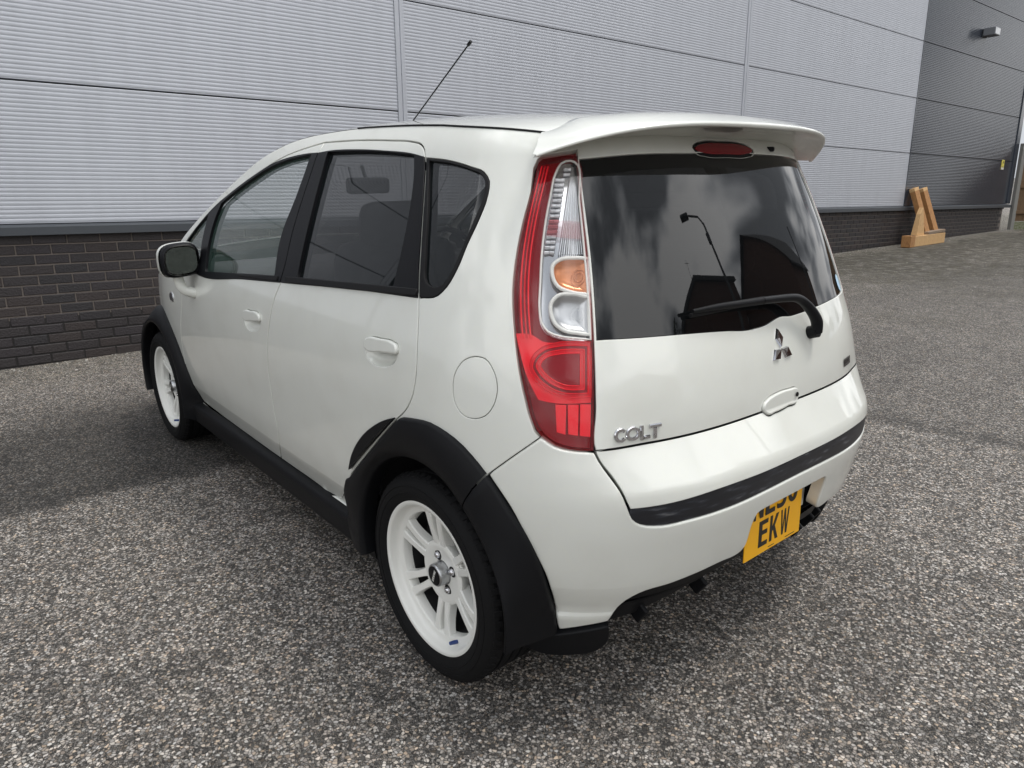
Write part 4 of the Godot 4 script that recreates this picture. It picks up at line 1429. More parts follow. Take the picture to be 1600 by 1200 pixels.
func build_sky() -> Environment:
	var w := 1024
	var h := 512
	var im := Image.create(w, h, false, Image.FORMAT_RGBF)
	var n1 := noise(11, 1.0, 5)
	var n2 := noise(12, 2.6, 5)
	for y in h:
		var el := PI * (0.5 - (y + 0.5) / h)
		for x in w:
			var az := TAU * (x + 0.5) / w
			var d := Vector3(cos(el) * sin(az), sin(el), cos(el) * cos(az))
			var q := Vector3(d.x, 0, d.z) / (absf(d.y) + 0.32)
			var a := n1.get_noise_3d(q.x * 1.35, 3.0, q.z * 1.35)
			var b := n2.get_noise_3d(q.x, 7.0, q.z)
			var t := clampf(0.5 + a * 1.5 + b * 0.8, 0.0, 1.0)
			t = smoothstep(0.05, 0.95, t)
			var l := lerpf(0.36, 1.66, t) * (1.0 + 1.9 * maxf(0.0, d.y)) / 2.0
			var c := Color(0.93, 0.985, 1.07).lerp(Color(1.0, 1.0, 1.0), t) * l
			im.set_pixel(x, y, c)
	var sky := PanoramaSkyMaterial.new()
	sky.panorama = ImageTexture.create_from_image(im)
	var e := Environment.new()
	e.background_mode = Environment.BG_SKY
	e.sky = Sky.new()
	e.sky.sky_material = sky
	e.tonemap_mode = Environment.TONE_MAPPER_LINEAR
	e.sdfgi_enabled = true; e.ssao_enabled = true; e.ssil_enabled = true
	return e

func asphalt_material() -> StandardMaterial3D:
	var size := 1536
	var layers := []
	for q in [[21, 1.0 / 8.6], [22, 1.0 / 4.4]]:
		for ret in [FastNoiseLite.RETURN_CELL_VALUE, FastNoiseLite.RETURN_DISTANCE2_SUB]:
			var f := noise(q[0], q[1], 1, FastNoiseLite.TYPE_CELLULAR)
			f.cellular_return_type = ret
			f.cellular_jitter = 1.0
			f.domain_warp_enabled = true
			f.domain_warp_amplitude = 5.0 if q[0] == 21 else 2.5
			f.domain_warp_frequency = 0.07
			f.domain_warp_fractal_type = FastNoiseLite.DOMAIN_WARP_FRACTAL_NONE
			layers.append(f.get_seamless_image(size, size, false, false, 0.008, ret != FastNoiseLite.RETURN_CELL_VALUE).get_data())
	var a: PackedByteArray = layers[0]
	var b: PackedByteArray = layers[1]
	var a2: PackedByteArray = layers[2]
	var b2: PackedByteArray = layers[3]
	var big := noise(33, 0.012, 3).get_seamless_image(size, size, false, false, 0.1, true).get_data()
	var out := PackedByteArray(); out.resize(size * size * 3)
	var hb := PackedByteArray(); hb.resize(size * size)
	var lut := PackedByteArray()
	var rr := RandomNumberGenerator.new(); rr.seed = 5
	for i in 256:
		# each stone's own tone: mostly mid greys, some near black, a few pale or warm
		var k := rr.randf()
		var v := 0.0
		if k < 0.17: v = rr.randf_range(0.06, 0.15)
		elif k < 0.68: v = rr.randf_range(0.29, 0.56)
		elif k < 0.93: v = rr.randf_range(0.50, 0.72)
		else: v = rr.randf_range(0.72, 0.92)
		var warm := rr.randf_range(-0.02, 0.07) if rr.randf() < 0.85 else rr.randf_range(0.08, 0.20)
		lut.append(int(255.0 * pow(clampf(v * (1.0 + warm), 0, 1), 1 / 2.2)))
		lut.append(int(255.0 * pow(v, 1 / 2.2)))
		lut.append(int(255.0 * pow(clampf(v * (1.0 - warm), 0, 1), 1 / 2.2)))
	var big_stone := PackedByteArray()
	for i in 256: big_stone.append(1 if rr.randf() < 0.62 else 0)
	for i in size * size:
		var k := a[i]
		var e := mini(255, b[i] * 5)
		var lift := 0
		if big_stone[k] == 0 or e < 70:
			# binder with finer grit
			k = 255 - a2[i]
			e = mini(255, b2[i] * 4) * 190 / 255
		else:
			lift = 70
		k *= 3
		var f := 6 + e * 249 / 255
		var m := 205 + big[i] * 50 / 255
		f = f * m / 255
		out[i * 3] = lut[k] * f / 255
		out[i * 3 + 1] = lut[k + 1] * f / 255
		out[i * 3 + 2] = lut[k + 2] * f / 255
		hb[i] = mini(255, lift + e / 3 + (lut[k + 1] >> 2))
	var m := StandardMaterial3D.new()
	m.albedo_texture = ImageTexture.create_from_image(Image.create_from_data(size, size, false, Image.FORMAT_RGB8, out))
	m.heightmap_enabled = true
	m.heightmap_texture = ImageTexture.create_from_image(Image.create_from_data(size, size, false, Image.FORMAT_L8, hb))
	m.heightmap_scale = 0.35
	m.roughness = 0.82
	# large patches, moss and the pale strip along the wall, on the second uv set (40 m a side)
	var ds := 1024
	var di := Image.create(ds, ds, false, Image.FORMAT_RGB8)
	var p1 := noise(41, 0.9, 4); var p2 := noise(42, 4.5, 4); var p3 := noise(43, 0.35, 3)
	for y in ds:
		for x in ds:
			var wx := -12.0 + 40.0 * (x + 0.5) / ds
			var wz := -3.0 + 40.0 * (y + 0.5) / ds
			var n := p1.get_noise_2d(wx, wz); var n2 := p2.get_noise_2d(wx, wz); var n3 := p3.get_noise_2d(wx, wz)
			var v := 0.94 + 0.07 * n + 0.07 * n2 + 0.09 * n3
			var c := Color(v, v * 0.975, v * 0.945)
			# the newer patch of tarmac the car stands on ends at a joint to its left and right
			var edge := 3.02 + 0.08 * wx + n * 0.12 + n2 * 0.05
			var side := 3.57 + 0.12 * (wz - 4.76) + n2 * 0.05
			var old := smoothstep(edge + 0.07, edge - 0.07, wz) * smoothstep(0.7, 2.3, wz + n * 0.6) * smoothstep(1.6, 0.9, wx)
			c = c * (1.0 - 0.40 * old)
			if wz > 2.5:
				c = c * (1.0 - 0.10 * smoothstep(side - 0.03, side + 0.03, wx))
				c = c * (1.0 - 0.22 * smoothstep(0.10, 0.015, absf(wx - side)))
			# scattered damp, darker blotches
			c = c * (1.0 - 0.16 * smoothstep(0.18, 0.5, n2 + 0.5 * n))
			var moss := smoothstep(5.5, 0.8, wz + n * 1.6) * smoothstep(6.0, 10.5, wx + n3 * 3.0) * clampf(0.75 + n2 * 1.2, 0, 1)
			c = c.lerp(Color(0.42, 0.40, 0.30) * (0.9 + 0.4 * n2), 0.85 * moss)
			var strip := smoothstep(0.75, 0.25, wz + n * 0.5 + n2 * 0.3)
			c = c.lerp(Color(0.93, 0.91, 0.86), 0.75 * strip * smoothstep(-0.3, 0.3, n2 + 0.25))
			di.set_pixel(x, y, c.clamp())
	m.detail_enabled = true
	m.detail_albedo = ImageTexture.create_from_image(di)
	m.detail_blend_mode = BaseMaterial3D.BLEND_MODE_MUL
	m.detail_uv_layer = BaseMaterial3D.DETAIL_UV_2
	return m

func build_ground() -> void:
	var a := []
	a.resize(Mesh.ARRAY_MAX)
	var v := PackedVector3Array(); var n := PackedVector3Array(); var t := PackedVector2Array(); var t2 := PackedVector2Array(); var ix := PackedInt32Array()
	var xs := [-300.0, -60.0, -12.0, 28.0, 60.0, 300.0]
	var zs := [-300.0, -60.0, -3.0, 37.0, 60.0, 300.0]
	var nn := Vector3(-0.02127, 1, 0.01995).normalized()
	for z in zs:
		for x in xs:
			v.append(Vector3(x, ground_y(x, z), z)); n.append(nn)
			t.append(Vector2(x, z) / 1.55); t2.append(Vector2((x + 12.0) / 40.0, (z + 3.0) / 40.0))
	for j in 5:
		for i in 5:
			var k := j * 6 + i
			ix.append_array([k, k + 1, k + 7, k, k + 7, k + 6])
	a[Mesh.ARRAY_VERTEX] = v; a[Mesh.ARRAY_NORMAL] = n; a[Mesh.ARRAY_TEX_UV] = t; a[Mesh.ARRAY_TEX_UV2] = t2; a[Mesh.ARRAY_INDEX] = ix
	var m := ArrayMesh.new()
	m.add_surface_from_arrays(Mesh.PRIMITIVE_TRIANGLES, a)
	var g := obj("ground", m, asphalt_material())
	g.set_meta("kind", "structure"); g.set_meta("label", "coarse grey tarmac of pale and dark stones, mossy towards the wall")
	# loose grit washed up along the foot of the wall and a few pale chips on the tarmac
	rng.seed = 91
	var gm := MB.new()
	for i in 7:
		var aa := rng.randf() * TAU
		pass
	gm.rbox(Vector3.ZERO, Vector3(1.0, 0.7, 1.3), 0.28, Basis.IDENTITY, false)
	var mm := MultiMesh.new()
	mm.transform_format = MultiMesh.TRANSFORM_3D
	mm.use_colors = true
	mm.mesh = gm.mesh()
	mm.instance_count = 1500
	for i in 1500:
		var x := rng.randf_range(-4.0, 20.0)
		var z := absf(rng.randfn(0.0, 0.14)) + 0.01
		if i > 1380:
			x = rng.randf_range(-2.0, 16.0); z = rng.randf_range(0.3, 5.0)
		var s := rng.randf_range(0.004, 0.013) * (1.3 if rng.randf() < 0.1 else 1.0)
		mm.set_instance_transform(i, Transform3D(Basis(Vector3.UP, rng.randf() * TAU).scaled(Vector3(s, s * 0.8, s)), Vector3(x, ground_y(x, z) + s * 0.2, z)))
		var g2 := rng.randf_range(0.12, 0.5)
		mm.set_instance_color(i, Color(g2, g2 * 0.96, g2 * 0.88))
	var gi := MultiMeshInstance3D.new()
	gi.name = "loose_grit"
	gi.multimesh = mm
	var gmat := mat(Color(1, 1, 1), 0.9)
	gmat.vertex_color_use_as_albedo = true
	gi.material_override = gmat
	gi.set_meta("kind", "stuff"); gi.set_meta("label", "loose pale grit along the foot of the brick plinth"); gi.set_meta("category", "grit")
	add_child(gi)

func ribbed_panel(w: float, h: float) -> MB:
	var mb := MB.new()
	var ribs := 32
	var pitch := (h - 0.014) / ribs
	# a shallow rounded rib with a narrow groove below it
	var prof := [[0.0, 0.0], [0.10, -0.0010], [0.22, -0.0010], [0.34, 0.0003], [0.5, 0.0010], [0.78, 0.0010], [0.92, 0.0006]]
	var ys := []
	var zs := []
	ys.append(0.0); zs.append(-0.03)
	for i in ribs:
		for p in prof:
			ys.append((i + p[0]) * pitch); zs.append(p[1])
	ys.append(ribs * pitch); zs.append(0.0)
	ys.append(ribs * pitch); zs.append(-0.03)
	var rows := []
	for i in ys.size():
		rows.append(PackedVector3Array([Vector3(0, ys[i], zs[i]), Vector3(w, ys[i], zs[i])]))
	mb.sheet(rows, false, false, Vector3.BACK, true)
	return mb

func build_warehouse() -> void:
	var wh := thing("warehouse", "large warehouse clad in ribbed silver panels with a charcoal end bay and dark brick plinth", "building")
	var silver := mat(Color(0.50, 0.52, 0.565), 0.40, 0.2)
	silver.roughness_texture = ntex(noise(51, 0.01, 4), 512, [[0.0, grey(0.8)], [1.0, grey(1.0)]])
	silver.uv1_triplanar = true; silver.uv1_world_triplanar = true; silver.uv1_scale = Vector3(0.9, 0.10, 0.9)
	silver.albedo_texture = ntex(noise(52, 0.012, 5), 512, [[0.0, grey(0.92)], [0.5, grey(0.97)], [1.0, grey(1.0)]])
	var charcoal := mat(Color(0.040, 0.047, 0.062), 0.14, 0.0)
	charcoal.uv1_triplanar = true; charcoal.uv1_world_triplanar = true; charcoal.uv1_scale = Vector3.ONE * 0.22
	charcoal.albedo_texture = silver.albedo_texture
	var joint := mat(Color(0.012, 0.013, 0.016), 0.6)
	var xs := [-8.06, -2.36, 3.338, 9.040, 14.690, 20.36]
	var y0 := 1.116
	var rows := 7
	for k in 5:
		var wdt: float = xs[k + 1] - xs[k] - (0.104 if k < 3 else (0.062 if k == 3 else 0.0))
		var pm := ribbed_panel(wdt, 1.004).mesh()
		for r in rows:
			var x0: float = xs[k] + (0.052 if k > 0 and k < 4 else (0.0 if k == 0 else 0.012))
			obj("cladding_panel", pm, silver if k < 4 else charcoal, wh, Vector3(x0, y0 + r * 1.0025, 0.0))
	var bk := MB.new()
	bk.box(Vector3(6.15, 4.6, -0.055), Vector3(28.42, 7.2, 0.05))
	obj("joint_backing", bk, joint, wh)
	# cover strips over the vertical joints
	for k in range(1, 5):
		var cs := MB.new()
		var x: float = xs[k]
		if k < 4:
			cs.rbox(Vector3(x - 0.027, y0 + 3.51, 0.004), Vector3(0.046, 7.0, 0.014), 0.004, Basis.IDENTITY, false)
			cs.rbox(Vector3(x + 0.027, y0 + 3.51, 0.004), Vector3(0.046, 7.0, 0.014), 0.004, Basis.IDENTITY, false)
			cs.box(Vector3(x, y0 + 3.51, -0.004), Vector3(0.012, 7.0, 0.012))
		else:
			cs.rbox(Vector3(x - 0.012, y0 + 3.51, 0.002), Vector3(0.028, 7.0, 0.012), 0.004, Basis.IDENTITY, false)
		obj("cover_strip", cs, silver if k < 4 else charcoal, wh)
	var ct := MB.new()
	ct.rbox(Vector3(20.475, y0 + 3.51, -0.02), Vector3(0.225, 7.0, 0.08), 0.006, Basis.IDENTITY, false)
	obj("corner_trim", ct, charcoal, wh)
	# flashing above the bricks
	var fl := MB.new()
	var fp := [Vector2(1.112, 0.0), Vector2(1.100, 0.045), Vector2(1.092, 0.062), Vector2(1.034, 0.066), Vector2(1.031, 0.058), Vector2(1.036, 0.0)]
	var fr := []
	for p in fp: fr.append(PackedVector3Array([Vector3(-8.06, p.x, p.y), Vector3(20.59, p.x, p.y)]))
	for i in fp.size() - 1:
		fl.flat_quad(fr[i][0], fr[i][1], fr[i + 1][1], fr[i + 1][0], Vector3(0, 0.3 if i < 3 else -1.0, 1.0 if i < 4 else 0.0))
	obj("flashing", fl, mat(Color(0.040, 0.046, 0.054), 0.38), wh)
	# masonry core, end wall, roof
	var core := MB.new()
	core.box(Vector3(6.15, 4.0, -10.1), Vector3(28.4, 8.5, 20.0))
	obj("core", core, charcoal, wh)
	# plinth: mortar bed and bricks
	var pl := part("brick_plinth", wh)
	var mort := MB.new()
	mort.box(Vector3(6.07, 0.355, -0.058), Vector3(28.28, 1.36, 0.1))
	var mm := mat(Color(0.165, 0.142, 0.125), 0.95)
	obj("mortar", mort, mm, pl)
	var mort2 := MB.new()
	mort2.box(Vector3(6.07, -0.10, -0.056), Vector3(28.28, 1.02, 0.1))
	obj("dark_mortar", mort2, mat(Color(0.028, 0.026, 0.025), 0.95), pl)
	var bm := []
	for t in [Color(0.029, 0.0245, 0.0255), Color(0.033, 0.027, 0.027), Color(0.025, 0.0225, 0.0245), Color(0.031, 0.026, 0.0285), Color(0.036, 0.028, 0.027)]:
		var b := mat(t, 0.62)
		b.heightmap_enabled = true; b.heightmap_scale = 0.25
		b.heightmap_texture = ntex(noise(61, 0.06, 4), 256) if bm.is_empty() else bm[0].heightmap_texture
		b.uv1_triplanar = true; b.uv1_world_triplanar = true; b.uv1_scale = Vector3.ONE * 3.0
		bm.append(b)
	var shapes := []
	rng.seed = 17
	for i in 4:
		var q := MB.new()
		var jx := rng.randf_range(-0.0012, 0.0012); var jy := rng.randf_range(-0.001, 0.001)
		var hw := 0.1075 + jx; var hh := 0.0325 + jy; var c := 0.004
		var f := [Vector3(-hw + c, -hh + c, 0), Vector3(hw - c, -hh + c, 0), Vector3(hw - c, hh - c, 0), Vector3(-hw + c, hh - c, 0)]
		var g := [Vector3(-hw, -hh, -c), Vector3(hw, -hh, -c), Vector3(hw, hh, -c), Vector3(-hw, hh, -c)]
		var hq := [Vector3(-hw, -hh, -0.02), Vector3(hw, -hh, -0.02), Vector3(hw, hh, -0.02), Vector3(-hw, hh, -0.02)]
		q.flat_quad(f[0], f[1], f[2], f[3], Vector3.BACK)
		for e in 4:
			var e2 := (e + 1) % 4
			var o: Vector3 = (g[e] + g[e2]) * 0.5
			q.flat_quad(f[e], f[e2], g[e2], g[e], Vector3(o.x, o.y, 0).normalized() * 0.5 + Vector3.BACK)
			q.flat_quad(g[e], g[e2], hq[e2], hq[e], Vector3(o.x, o.y, 0))
		shapes.append(q)
	var meshes := shapes.map(func(s): return s.mesh())
	var rest := [MB.new(), MB.new(), MB.new(), MB.new(), MB.new()]
	var singles := 0
	rng.seed = 23
	for r in range(0, 16):
		var y := 1.0 - 0.075 * r
		for k in range(-36, 90):
			var x := k * 0.225 + 0.1125 + (0.1125 if r % 2 == 0 else 0.0)
			var v := rng.randi() % 4
			var t := rng.randi() % 5
			var dz := rng.randf_range(-0.0015, 0.0015)
			var tl := rng.randf_range(-0.004, 0.004)
			if x > 20.1 or x < -7.9 or y + 0.05 < ground_y(x, 0.0): continue
			if (x > -0.55 and x < 1.05) or (x > 11.6 and x < 17.4 and singles < 292):
				var o := obj("brick", meshes[v], bm[t], pl, Vector3(x, y, dz))
				o.rotation.z = tl
				singles += 1
			else:
				rest[t].add(shapes[v], Transform3D(Basis(Vector3.BACK, tl), Vector3(x, y, dz)))
	var joined := MB.new()
	for t in 5: joined.add(rest[t])
	var ro := obj("bricks", joined, bm[0], pl)
	ro.set_meta("kind", "stuff")

func build_small_things() -> void:
	# wall lamp on the end bay
	var l := thing("wall_light", "small grey box light fixed high on the charcoal cladding", "wall light", Vector3(17.48, 4.60, 0.003))
	var m := MB.new(); m.rbox(Vector3(0, 0.0, 0.012), Vector3(0.20, 0.16, 0.024), 0.006, Basis.IDENTITY, false)
	obj("back_plate", m, mat(Color(0.10, 0.105, 0.115), 0.5), l)
	m = MB.new(); m.rbox(Vector3(0.0, 0.01, 0.135), Vector3(0.28, 0.15, 0.22), 0.012)
	obj("housing", m, mat(Color(0.17, 0.18, 0.195), 0.45), l)
	m = MB.new(); m.rbox(Vector3(0.0, 0.012, 0.247), Vector3(0.25, 0.12, 0.01), 0.004, Basis.IDENTITY, false)
	obj("lens", m, mat(Color(0.62, 0.64, 0.66), 0.2), l)
	# yellow notice
	var s := thing("notice", "narrow yellow notice fixed low at the far end of the charcoal cladding", "sign", Vector3(19.7, 2.025, 0.004))
	m = MB.new(); m.box(Vector3(0, 0.0, 0.004), Vector3(0.17, 0.22, 0.004))
	obj("plate", m, mat(Color(0.70, 0.60, 0.10), 0.4), s)
	m = MB.new(); m.box(Vector3(0, -0.085, 0.0075), Vector3(0.168, 0.045, 0.002))
	obj("white_band", m, mat(Color(0.75, 0.72, 0.66), 0.4), s)
	for q in [[0.02, 0.055, 0.05, 0.05], [-0.01, -0.048, 0.11, 0.014]]:
		m = MB.new(); m.box(Vector3(q[0], q[1], 0.0075), Vector3(q[2], q[3], 0.002))
		obj("dark_print", m, mat(Color(0.10, 0.085, 0.02), 0.5), s)
	# timbers leaning on the plinth
	var wood := wood_material(Color(0.44, 0.225, 0.085), Color(0.25, 0.115, 0.045))
	var pale := wood_material(Color(0.66, 0.42, 0.20), Color(0.36, 0.20, 0.085))
	var grey_wood := wood_material(Color(0.28, 0.21, 0.15), Color(0.16, 0.11, 0.08))
	timber("timber_beam", "thick pale sawn beam lying on the ground along the wall foot", Vector3(14.92, ground_y(14.9, 0.45) + 0.105, 0.40), Vector3(1.50, 0.20, 0.13), Basis(Vector3.BACK, 0.021) * Basis(Vector3.UP, 0.0), pale)
	timber("timber_block", "short square block butted to the left end of the pale beam", Vector3(14.13, ground_y(14.1, 0.45) + 0.115, 0.40), Vector3(0.24, 0.215, 0.17), Basis(Vector3.UP, 0.08), wood)
	timber("timber_offcut", "weathered brown offcut lying on top of the pale beam", Vector3(15.27, ground_y(15.2, 0.45) + 0.240, 0.39), Vector3(0.78, 0.055, 0.14), Basis(Vector3.BACK, 0.05), grey_wood)
	for k in 2:
		var b := Vector3(15.03 + k * 0.42, ground_y(15.0, 0.3) + 0.21, 0.34)
		var t := Vector3(14.86 + k * 0.40, 1.455, 0.075)
		var d := (t - b).normalized()
		var bs := Basis(d.cross(Vector3.BACK).normalized(), d, Vector3.ZERO)
		bs.z = bs.x.cross(bs.y).normalized()
		timber("timber_post", ["left of the two long brown timbers leaning against the wall", "right of the two long brown timbers leaning against the wall"][k], (b + t) * 0.5, Vector3(0.18, b.distance_to(t), 0.10), bs, wood, pale)
	# a split wedge
	var wg := MB.new()
	var A := [Vector3(-0.19, 0, 0.05), Vector3(0.17, 0, 0.05), Vector3(0.03, 0.52, 0.03), Vector3(-0.06, 0.40, 0.03)]
	var B := [Vector3(-0.19, 0, -0.05), Vector3(0.17, 0, -0.05), Vector3(0.03, 0.52, -0.05), Vector3(-0.06, 0.40, -0.05)]
	wg.flat_quad(A[0], A[1], A[2], A[3], Vector3.BACK); wg.flat_quad(B[0], B[1], B[2], B[3], Vector3.FORWARD)
	for i in 4:
		var j := (i + 1) % 4
		wg.flat_quad(A[i], A[j], B[j], B[i], (A[i] + A[j]) * 0.5 - Vector3(0, 0.2, 0))
	var w := obj("timber_wedge", wg, pale, self, Vector3(14.62, ground_y(14.6, 0.35) + 0.208, 0.36))
	w.set_meta("label", "split pointed wedge of timber standing left of the leaning timbers"); w.set_meta("category", "timber"); w.set_meta("group", "timbers stacked at the wall")

func timber(called: String, label: String, c: Vector3, size: Vector3, b: Basis, m: Material, ends: Material = null) -> void:
	var o := thing(called, label, "timber", c, "timbers stacked at the wall")
	o.basis = b
	var mb := MB.new(); mb.rbox(Vector3.ZERO, size, 0.006, Basis.IDENTITY, false)
	obj("beam", mb, m, o)
	if ends:
		var e := MB.new(); e.rbox(Vector3(0, size.y * 0.5 - 0.03, 0.0), Vector3(size.x + 0.006, 0.064, size.z + 0.006), 0.005, Basis.IDENTITY, false)
		obj("pale_end", e, ends, o)

func wood_material(a: Color, b: Color) -> StandardMaterial3D:
	var m := StandardMaterial3D.new()
	var f := noise(71 + int(a.r * 100), 0.02, 4)
	m.albedo_texture = ntex(f, 256, [[0.0, b], [0.45, a], [0.6, a * 0.9], [1.0, b.lerp(a, 0.5)]])
	m.uv1_triplanar = true
	m.uv1_scale = Vector3(5.0, 1.2, 5.0)
	m.roughness = 0.8
	return m

func build_fence() -> void:
	var f := thing("timber_fence", "brown close-board fence on a mossy concrete base at the far end of the warehouse", "fence", Vector3(20.60, 0, 0.06))
	f.rotation.y = -atan2(0.33, 0.61)
	var brown := wood_material(Color(0.17, 0.105, 0.055), Color(0.10, 0.062, 0.034))
	var postm := mat(Color(0.26, 0.255, 0.235), 0.85)
	var base := StandardMaterial3D.new()
	base.albedo_texture = ntex(noise(81, 0.05, 4), 256, [[0.0, Color(0.10, 0.13, 0.05)], [0.45, Color(0.20, 0.21, 0.13)], [1.0, Color(0.34, 0.33, 0.28)]])
	base.uv1_triplanar = true; base.uv1_scale = Vector3.ONE * 1.5
	base.roughness = 0.95
	for bay in 5:
		var x0 := bay * 1.9
		var wx := 20.6 + x0 * 0.88
		var gy := ground_y(wx, 0.06 + x0 * 0.475)
		var m := MB.new(); m.rbox(Vector3(x0 + 0.06, gy + 1.0, 0), Vector3(0.10, 2.1, 0.10), 0.008, Basis.IDENTITY, false)
		obj("post", m, postm if bay == 0 else brown, f)
		m = MB.new(); m.rbox(Vector3(x0 + 1.0, gy + 0.085, 0.0), Vector3(1.80, 0.22, 0.05), 0.006, Basis.IDENTITY, false)
		obj("gravel_board", m, base, f)
		for k in 3:
			m = MB.new(); m.rbox(Vector3(x0 + 1.0, gy + 0.42 + k * 0.62, 0.03), Vector3(1.80, 0.07, 0.045), 0.004, Basis.IDENTITY, false)
			obj("rail", m, brown, f)
		for k in 13:
			m = MB.new(); m.rbox(Vector3(x0 + 0.17 + k * 0.138, gy + 1.08, -0.008 - 0.004 * (k % 2)), Vector3(0.132, 1.75, 0.016), 0.003, Basis.IDENTITY, false)
			obj("board", m, brown, f)

# what stands behind the camera and shows in the car's glass and paint
func build_behind() -> void:
	var brick := mat(Color(0.10, 0.05, 0.035), 0.9)
	var slate := mat(Color(0.035, 0.036, 0.04), 0.7)
	var frame := mat(Color(0.5, 0.5, 0.48), 0.5)
	var glass := mat(Color(0.01, 0.012, 0.014), 0.05)
	var g := thing("gabled_house", "dark brick house with a steep gable, mirrored in the rear window", "house", Vector3(28.2, ground_y(28.2, 17.2), 17.2))
	g.rotation.y = -PI / 2
	house(g, 5.0, 7.8, 7.2, 2.8, brick, slate, frame, glass)
	var h := thing("flat_roofed_block", "dark block with a flat roof standing left of the gabled house", "building", Vector3(20.1, ground_y(20.1, 22.6), 22.6))
	h.rotation.y = PI
	var m := MB.new(); m.box(Vector3(0, 4.3, 0), Vector3(7.0, 8.6, 6.6))
	obj("wall", m, brick, h)
	m = MB.new(); m.box(Vector3(0, 8.72, 0), Vector3(7.4, 0.28, 7.0))
	obj("roof", m, slate, h)
	for k in 3:
		m = MB.new(); m.box(Vector3(-2.4 + k * 2.4, 5.6, 3.32), Vector3(1.1, 1.2, 0.06))
		var w := obj("window", m, frame, h)
		m = MB.new(); m.box(Vector3(-2.4 + k * 2.4, 5.6, 3.34), Vector3(0.98, 1.08, 0.06))
		obj("pane", m, glass, w)
	m = MB.new(); m.tube(PackedVector3Array([Vector3(2.6, 8.8, 2), Vector3(2.6, 10.6, 2)]), 0.02, 6)
	m.tube(PackedVector3Array([Vector3(2.2, 10.4, 2), Vector3(3.0, 10.4, 2)]), 0.015, 6)
	obj("roof_aerial", m, slate, h)
	var t := thing("terraced_house", "row of low dark brick houses far behind the parked car", "house", Vector3(6.0, ground_y(6, 31), 31.0))
	house(t, 16.0, 7.0, 5.0, 2.2, brick, slate, frame, glass)
	# street lamp
	var steel := mat(Color(0.06, 0.065, 0.07), 0.5)
	var px := 16.2
	var pz := 15.2
	var s := thing("street_lamp", "tall dark lamp post with a single square lantern, mirrored in the rear window", "street lamp", Vector3(px, ground_y(px, pz), pz))
	m = MB.new(); m.tube(PackedVector3Array([Vector3(0, 0, 0), Vector3(0, 1.2, 0), Vector3(0, 1.25, 0), Vector3(0, 9.0, 0)]), PackedFloat32Array([0.14, 0.14, 0.10, 0.075]), 12)
	obj("post", m, steel, s)
	m = MB.new(); m.tube(PackedVector3Array([Vector3(0, 8.95, 0), Vector3(-0.15, 9.45, 0.22), Vector3(-0.7, 9.95, 0.95)]), 0.055, 8)
	obj("arm", m, steel, s)
	m = MB.new(); m.rbox(Vector3(-0.98, 10.1, 1.32), Vector3(0.55, 0.2, 0.95), 0.08, Basis(Vector3.UP, -0.65) * Basis(Vector3.RIGHT, -0.3))
	obj("lantern", m, steel, s)
	m = MB.new(); m.rbox(Vector3(-0.08, 8.3, 0.0), Vector3(0.25, 0.5, 0.2), 0.03)
	obj("control_box", m, steel, s)
	var s2 := thing("telegraph_pole", "slim dark telegraph pole on the right, mirrored in the rear window", "pole", Vector3(25.8, ground_y(25.8, 13.4), 13.4))
	m = MB.new(); m.tube(PackedVector3Array([Vector3.ZERO, Vector3(0, 8.4, 0)]), PackedFloat32Array([0.13, 0.09]), 10)
	obj("shaft", m, steel, s2)
	# trees
	var leaf := mat(Color(0.035, 0.052, 0.022), 0.8)
	var bark := mat(Color(0.06, 0.045, 0.035), 0.9)
	var spots := [[58.0, 19.0, 6.0], [62.0, 13.0, 5.2], [66.0, 25.0, 7.0], [13.2, 21.5, 7.8], [-3.0, 33.0, 6.5]]
	var names := ["rounded dark tree far beyond the close-board fence", "lowest of the dark trees far beyond the close-board fence", "tallest of the dark trees far beyond the close-board fence", "dark tree at the left end of the flat-roofed block", "lone dark tree beside the terraced houses"]
	for i in spots.size():
		var q: Array = spots[i]
		var tr := thing("tree", names[i], "tree", Vector3(q[0], ground_y(q[0], q[1]), q[1]), "trees round the car park")
		m = MB.new(); m.tube(PackedVector3Array([Vector3.ZERO, Vector3(0.1, q[2] * 0.5, 0), Vector3(0, q[2] * 0.85, 0.1)]), PackedFloat32Array([0.16, 0.11, 0.04]), 8)
		obj("trunk", m, bark, tr)
		rng.seed = 200 + i
		m = MB.new()
		for k in 1500:
			var d := Vector3(rng.randfn(), rng.randfn(), rng.randfn()).normalized()
			var rr := pow(rng.randf(), 0.45) * (0.75 + 0.25 * sin(d.x * 5 + i) * cos(d.z * 4))
			var c := Vector3(0, q[2] * 0.62, 0) + d * rr * Vector3(q[2] * 0.34, q[2] * 0.42, q[2] * 0.34)
			var b := Basis.from_euler(Vector3(rng.randf() * TAU, rng.randf() * TAU, rng.randf() * TAU))
			var sz := rng.randf_range(0.14, 0.30)
			m.flat_quad(c + b * Vector3(-sz, 0, 0), c + b * Vector3(0, 0, -sz * 0.6), c + b * Vector3(sz, 0, 0), c + b * Vector3(0, 0, sz * 0.6), Vector3.UP)
		obj("crown", m, leaf, tr)

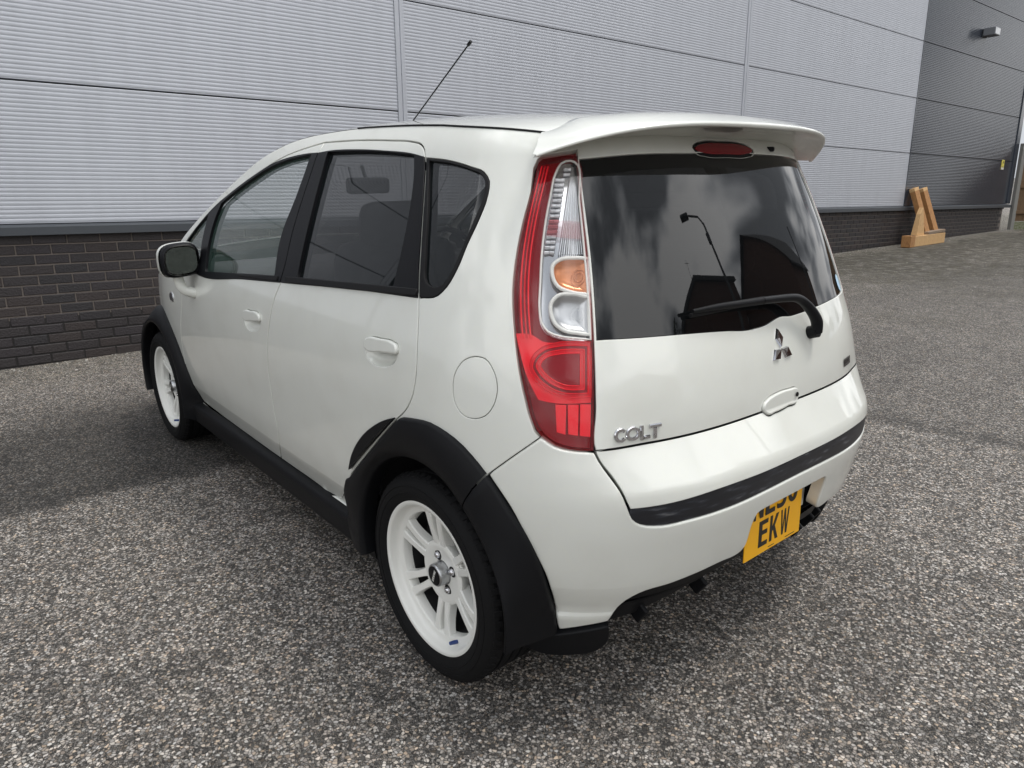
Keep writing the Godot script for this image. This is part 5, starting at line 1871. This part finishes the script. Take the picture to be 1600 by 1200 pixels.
func house(g: Node3D, w: float, d: float, eave: float, rise: float, wall: Material, roof: Material, frame: Material, glass: Material) -> void:
	var m := MB.new()
	m.box(Vector3(0, eave * 0.5, 0), Vector3(w, eave, d))
	for s in [-1.0, 1.0]:
		var i := m.vert(Vector3(-w * 0.5, eave, s * d * 0.5), Vector3(0, 0, s)); m.vert(Vector3(w * 0.5, eave, s * d * 0.5), Vector3(0, 0, s)); m.vert(Vector3(0, eave + rise, s * d * 0.5), Vector3(0, 0, s))
		m.tri(i, i + 1, i + 2)
	obj("wall", m, wall, g)
	m = MB.new()
	for s in [-1.0, 1.0]:
		var a := Vector3(s * (w * 0.5 + 0.3), eave - 0.3 * rise / (w * 0.5), 0)
		var b := Vector3(0, eave + rise + 0.06, 0)
		var dz := Vector3(0, 0, d * 0.5 + 0.2)
		m.flat_quad(a - dz, a + dz, b + dz, b - dz, Vector3(s, 1, 0))
		m.flat_quad(a - dz - Vector3(0, 0.15, 0), a + dz - Vector3(0, 0.15, 0), b + dz - Vector3(0, 0.15, 0), b - dz - Vector3(0, 0.15, 0), Vector3(-s, -1, 0))
		m.flat_quad(a - dz, a + dz, a + dz - Vector3(0, 0.15, 0), a - dz - Vector3(0, 0.15, 0), Vector3(s, 0, 0))
	var ro := obj("roof", m, roof, g)
	if w > 8.0:
		m = MB.new(); m.box(Vector3(0.4, eave + rise + 0.3, -d * 0.3), Vector3(0.6, 1.3, 0.6))
		obj("chimney", m, wall, ro)
	for y in [1.6, 4.2]:
		for x in ([-w * 0.25, w * 0.25] if w < 8 else [-w * 0.4, -w * 0.2, 0.0, w * 0.2, w * 0.4]):
			for s in [-1.0, 1.0]:
				m = MB.new(); m.box(Vector3(x, y, s * (d * 0.5 + 0.01)), Vector3(1.0, 1.2, 0.08))
				var win := obj("window", m, frame, g)
				m = MB.new(); m.box(Vector3(x, y, s * (d * 0.5 + 0.03)), Vector3(0.88, 1.08, 0.08))
				obj("pane", m, glass, win)

func _ready() -> void:
	var cam := Camera3D.new()
	cam.fov = 56.5623
	cam.far = 900.0
	cam.near = 0.05
	cam.position = Vector3(-0.5094, 1.2496, 6.4546)
	cam.basis = Basis(Vector3.UP, deg_to_rad(-38.858)) * Basis(Vector3.RIGHT, deg_to_rad(-14.3239)) * Basis(Vector3.BACK, deg_to_rad(-0.3839))
	cam.current = true
	add_child(cam)
	var we := WorldEnvironment.new()
	var env := build_sky()
	env.background_energy_multiplier = 1.3
	env.tonemap_exposure = 1.1
	we.environment = env
	add_child(we)
	var sun := DirectionalLight3D.new()
	sun.light_energy = 0.5
	sun.light_angular_distance = 16.0
	sun.light_color = Color(1.0, 0.98, 0.95)
	sun.shadow_enabled = true
	sun.basis = Basis.looking_at(Vector3(-0.32, -1.0, -0.22).normalized(), Vector3.UP)
	add_child(sun)
	make_materials()
	build_ground()
	build_warehouse()
	build_car()
	build_small_things()
	build_fence()
	build_behind()
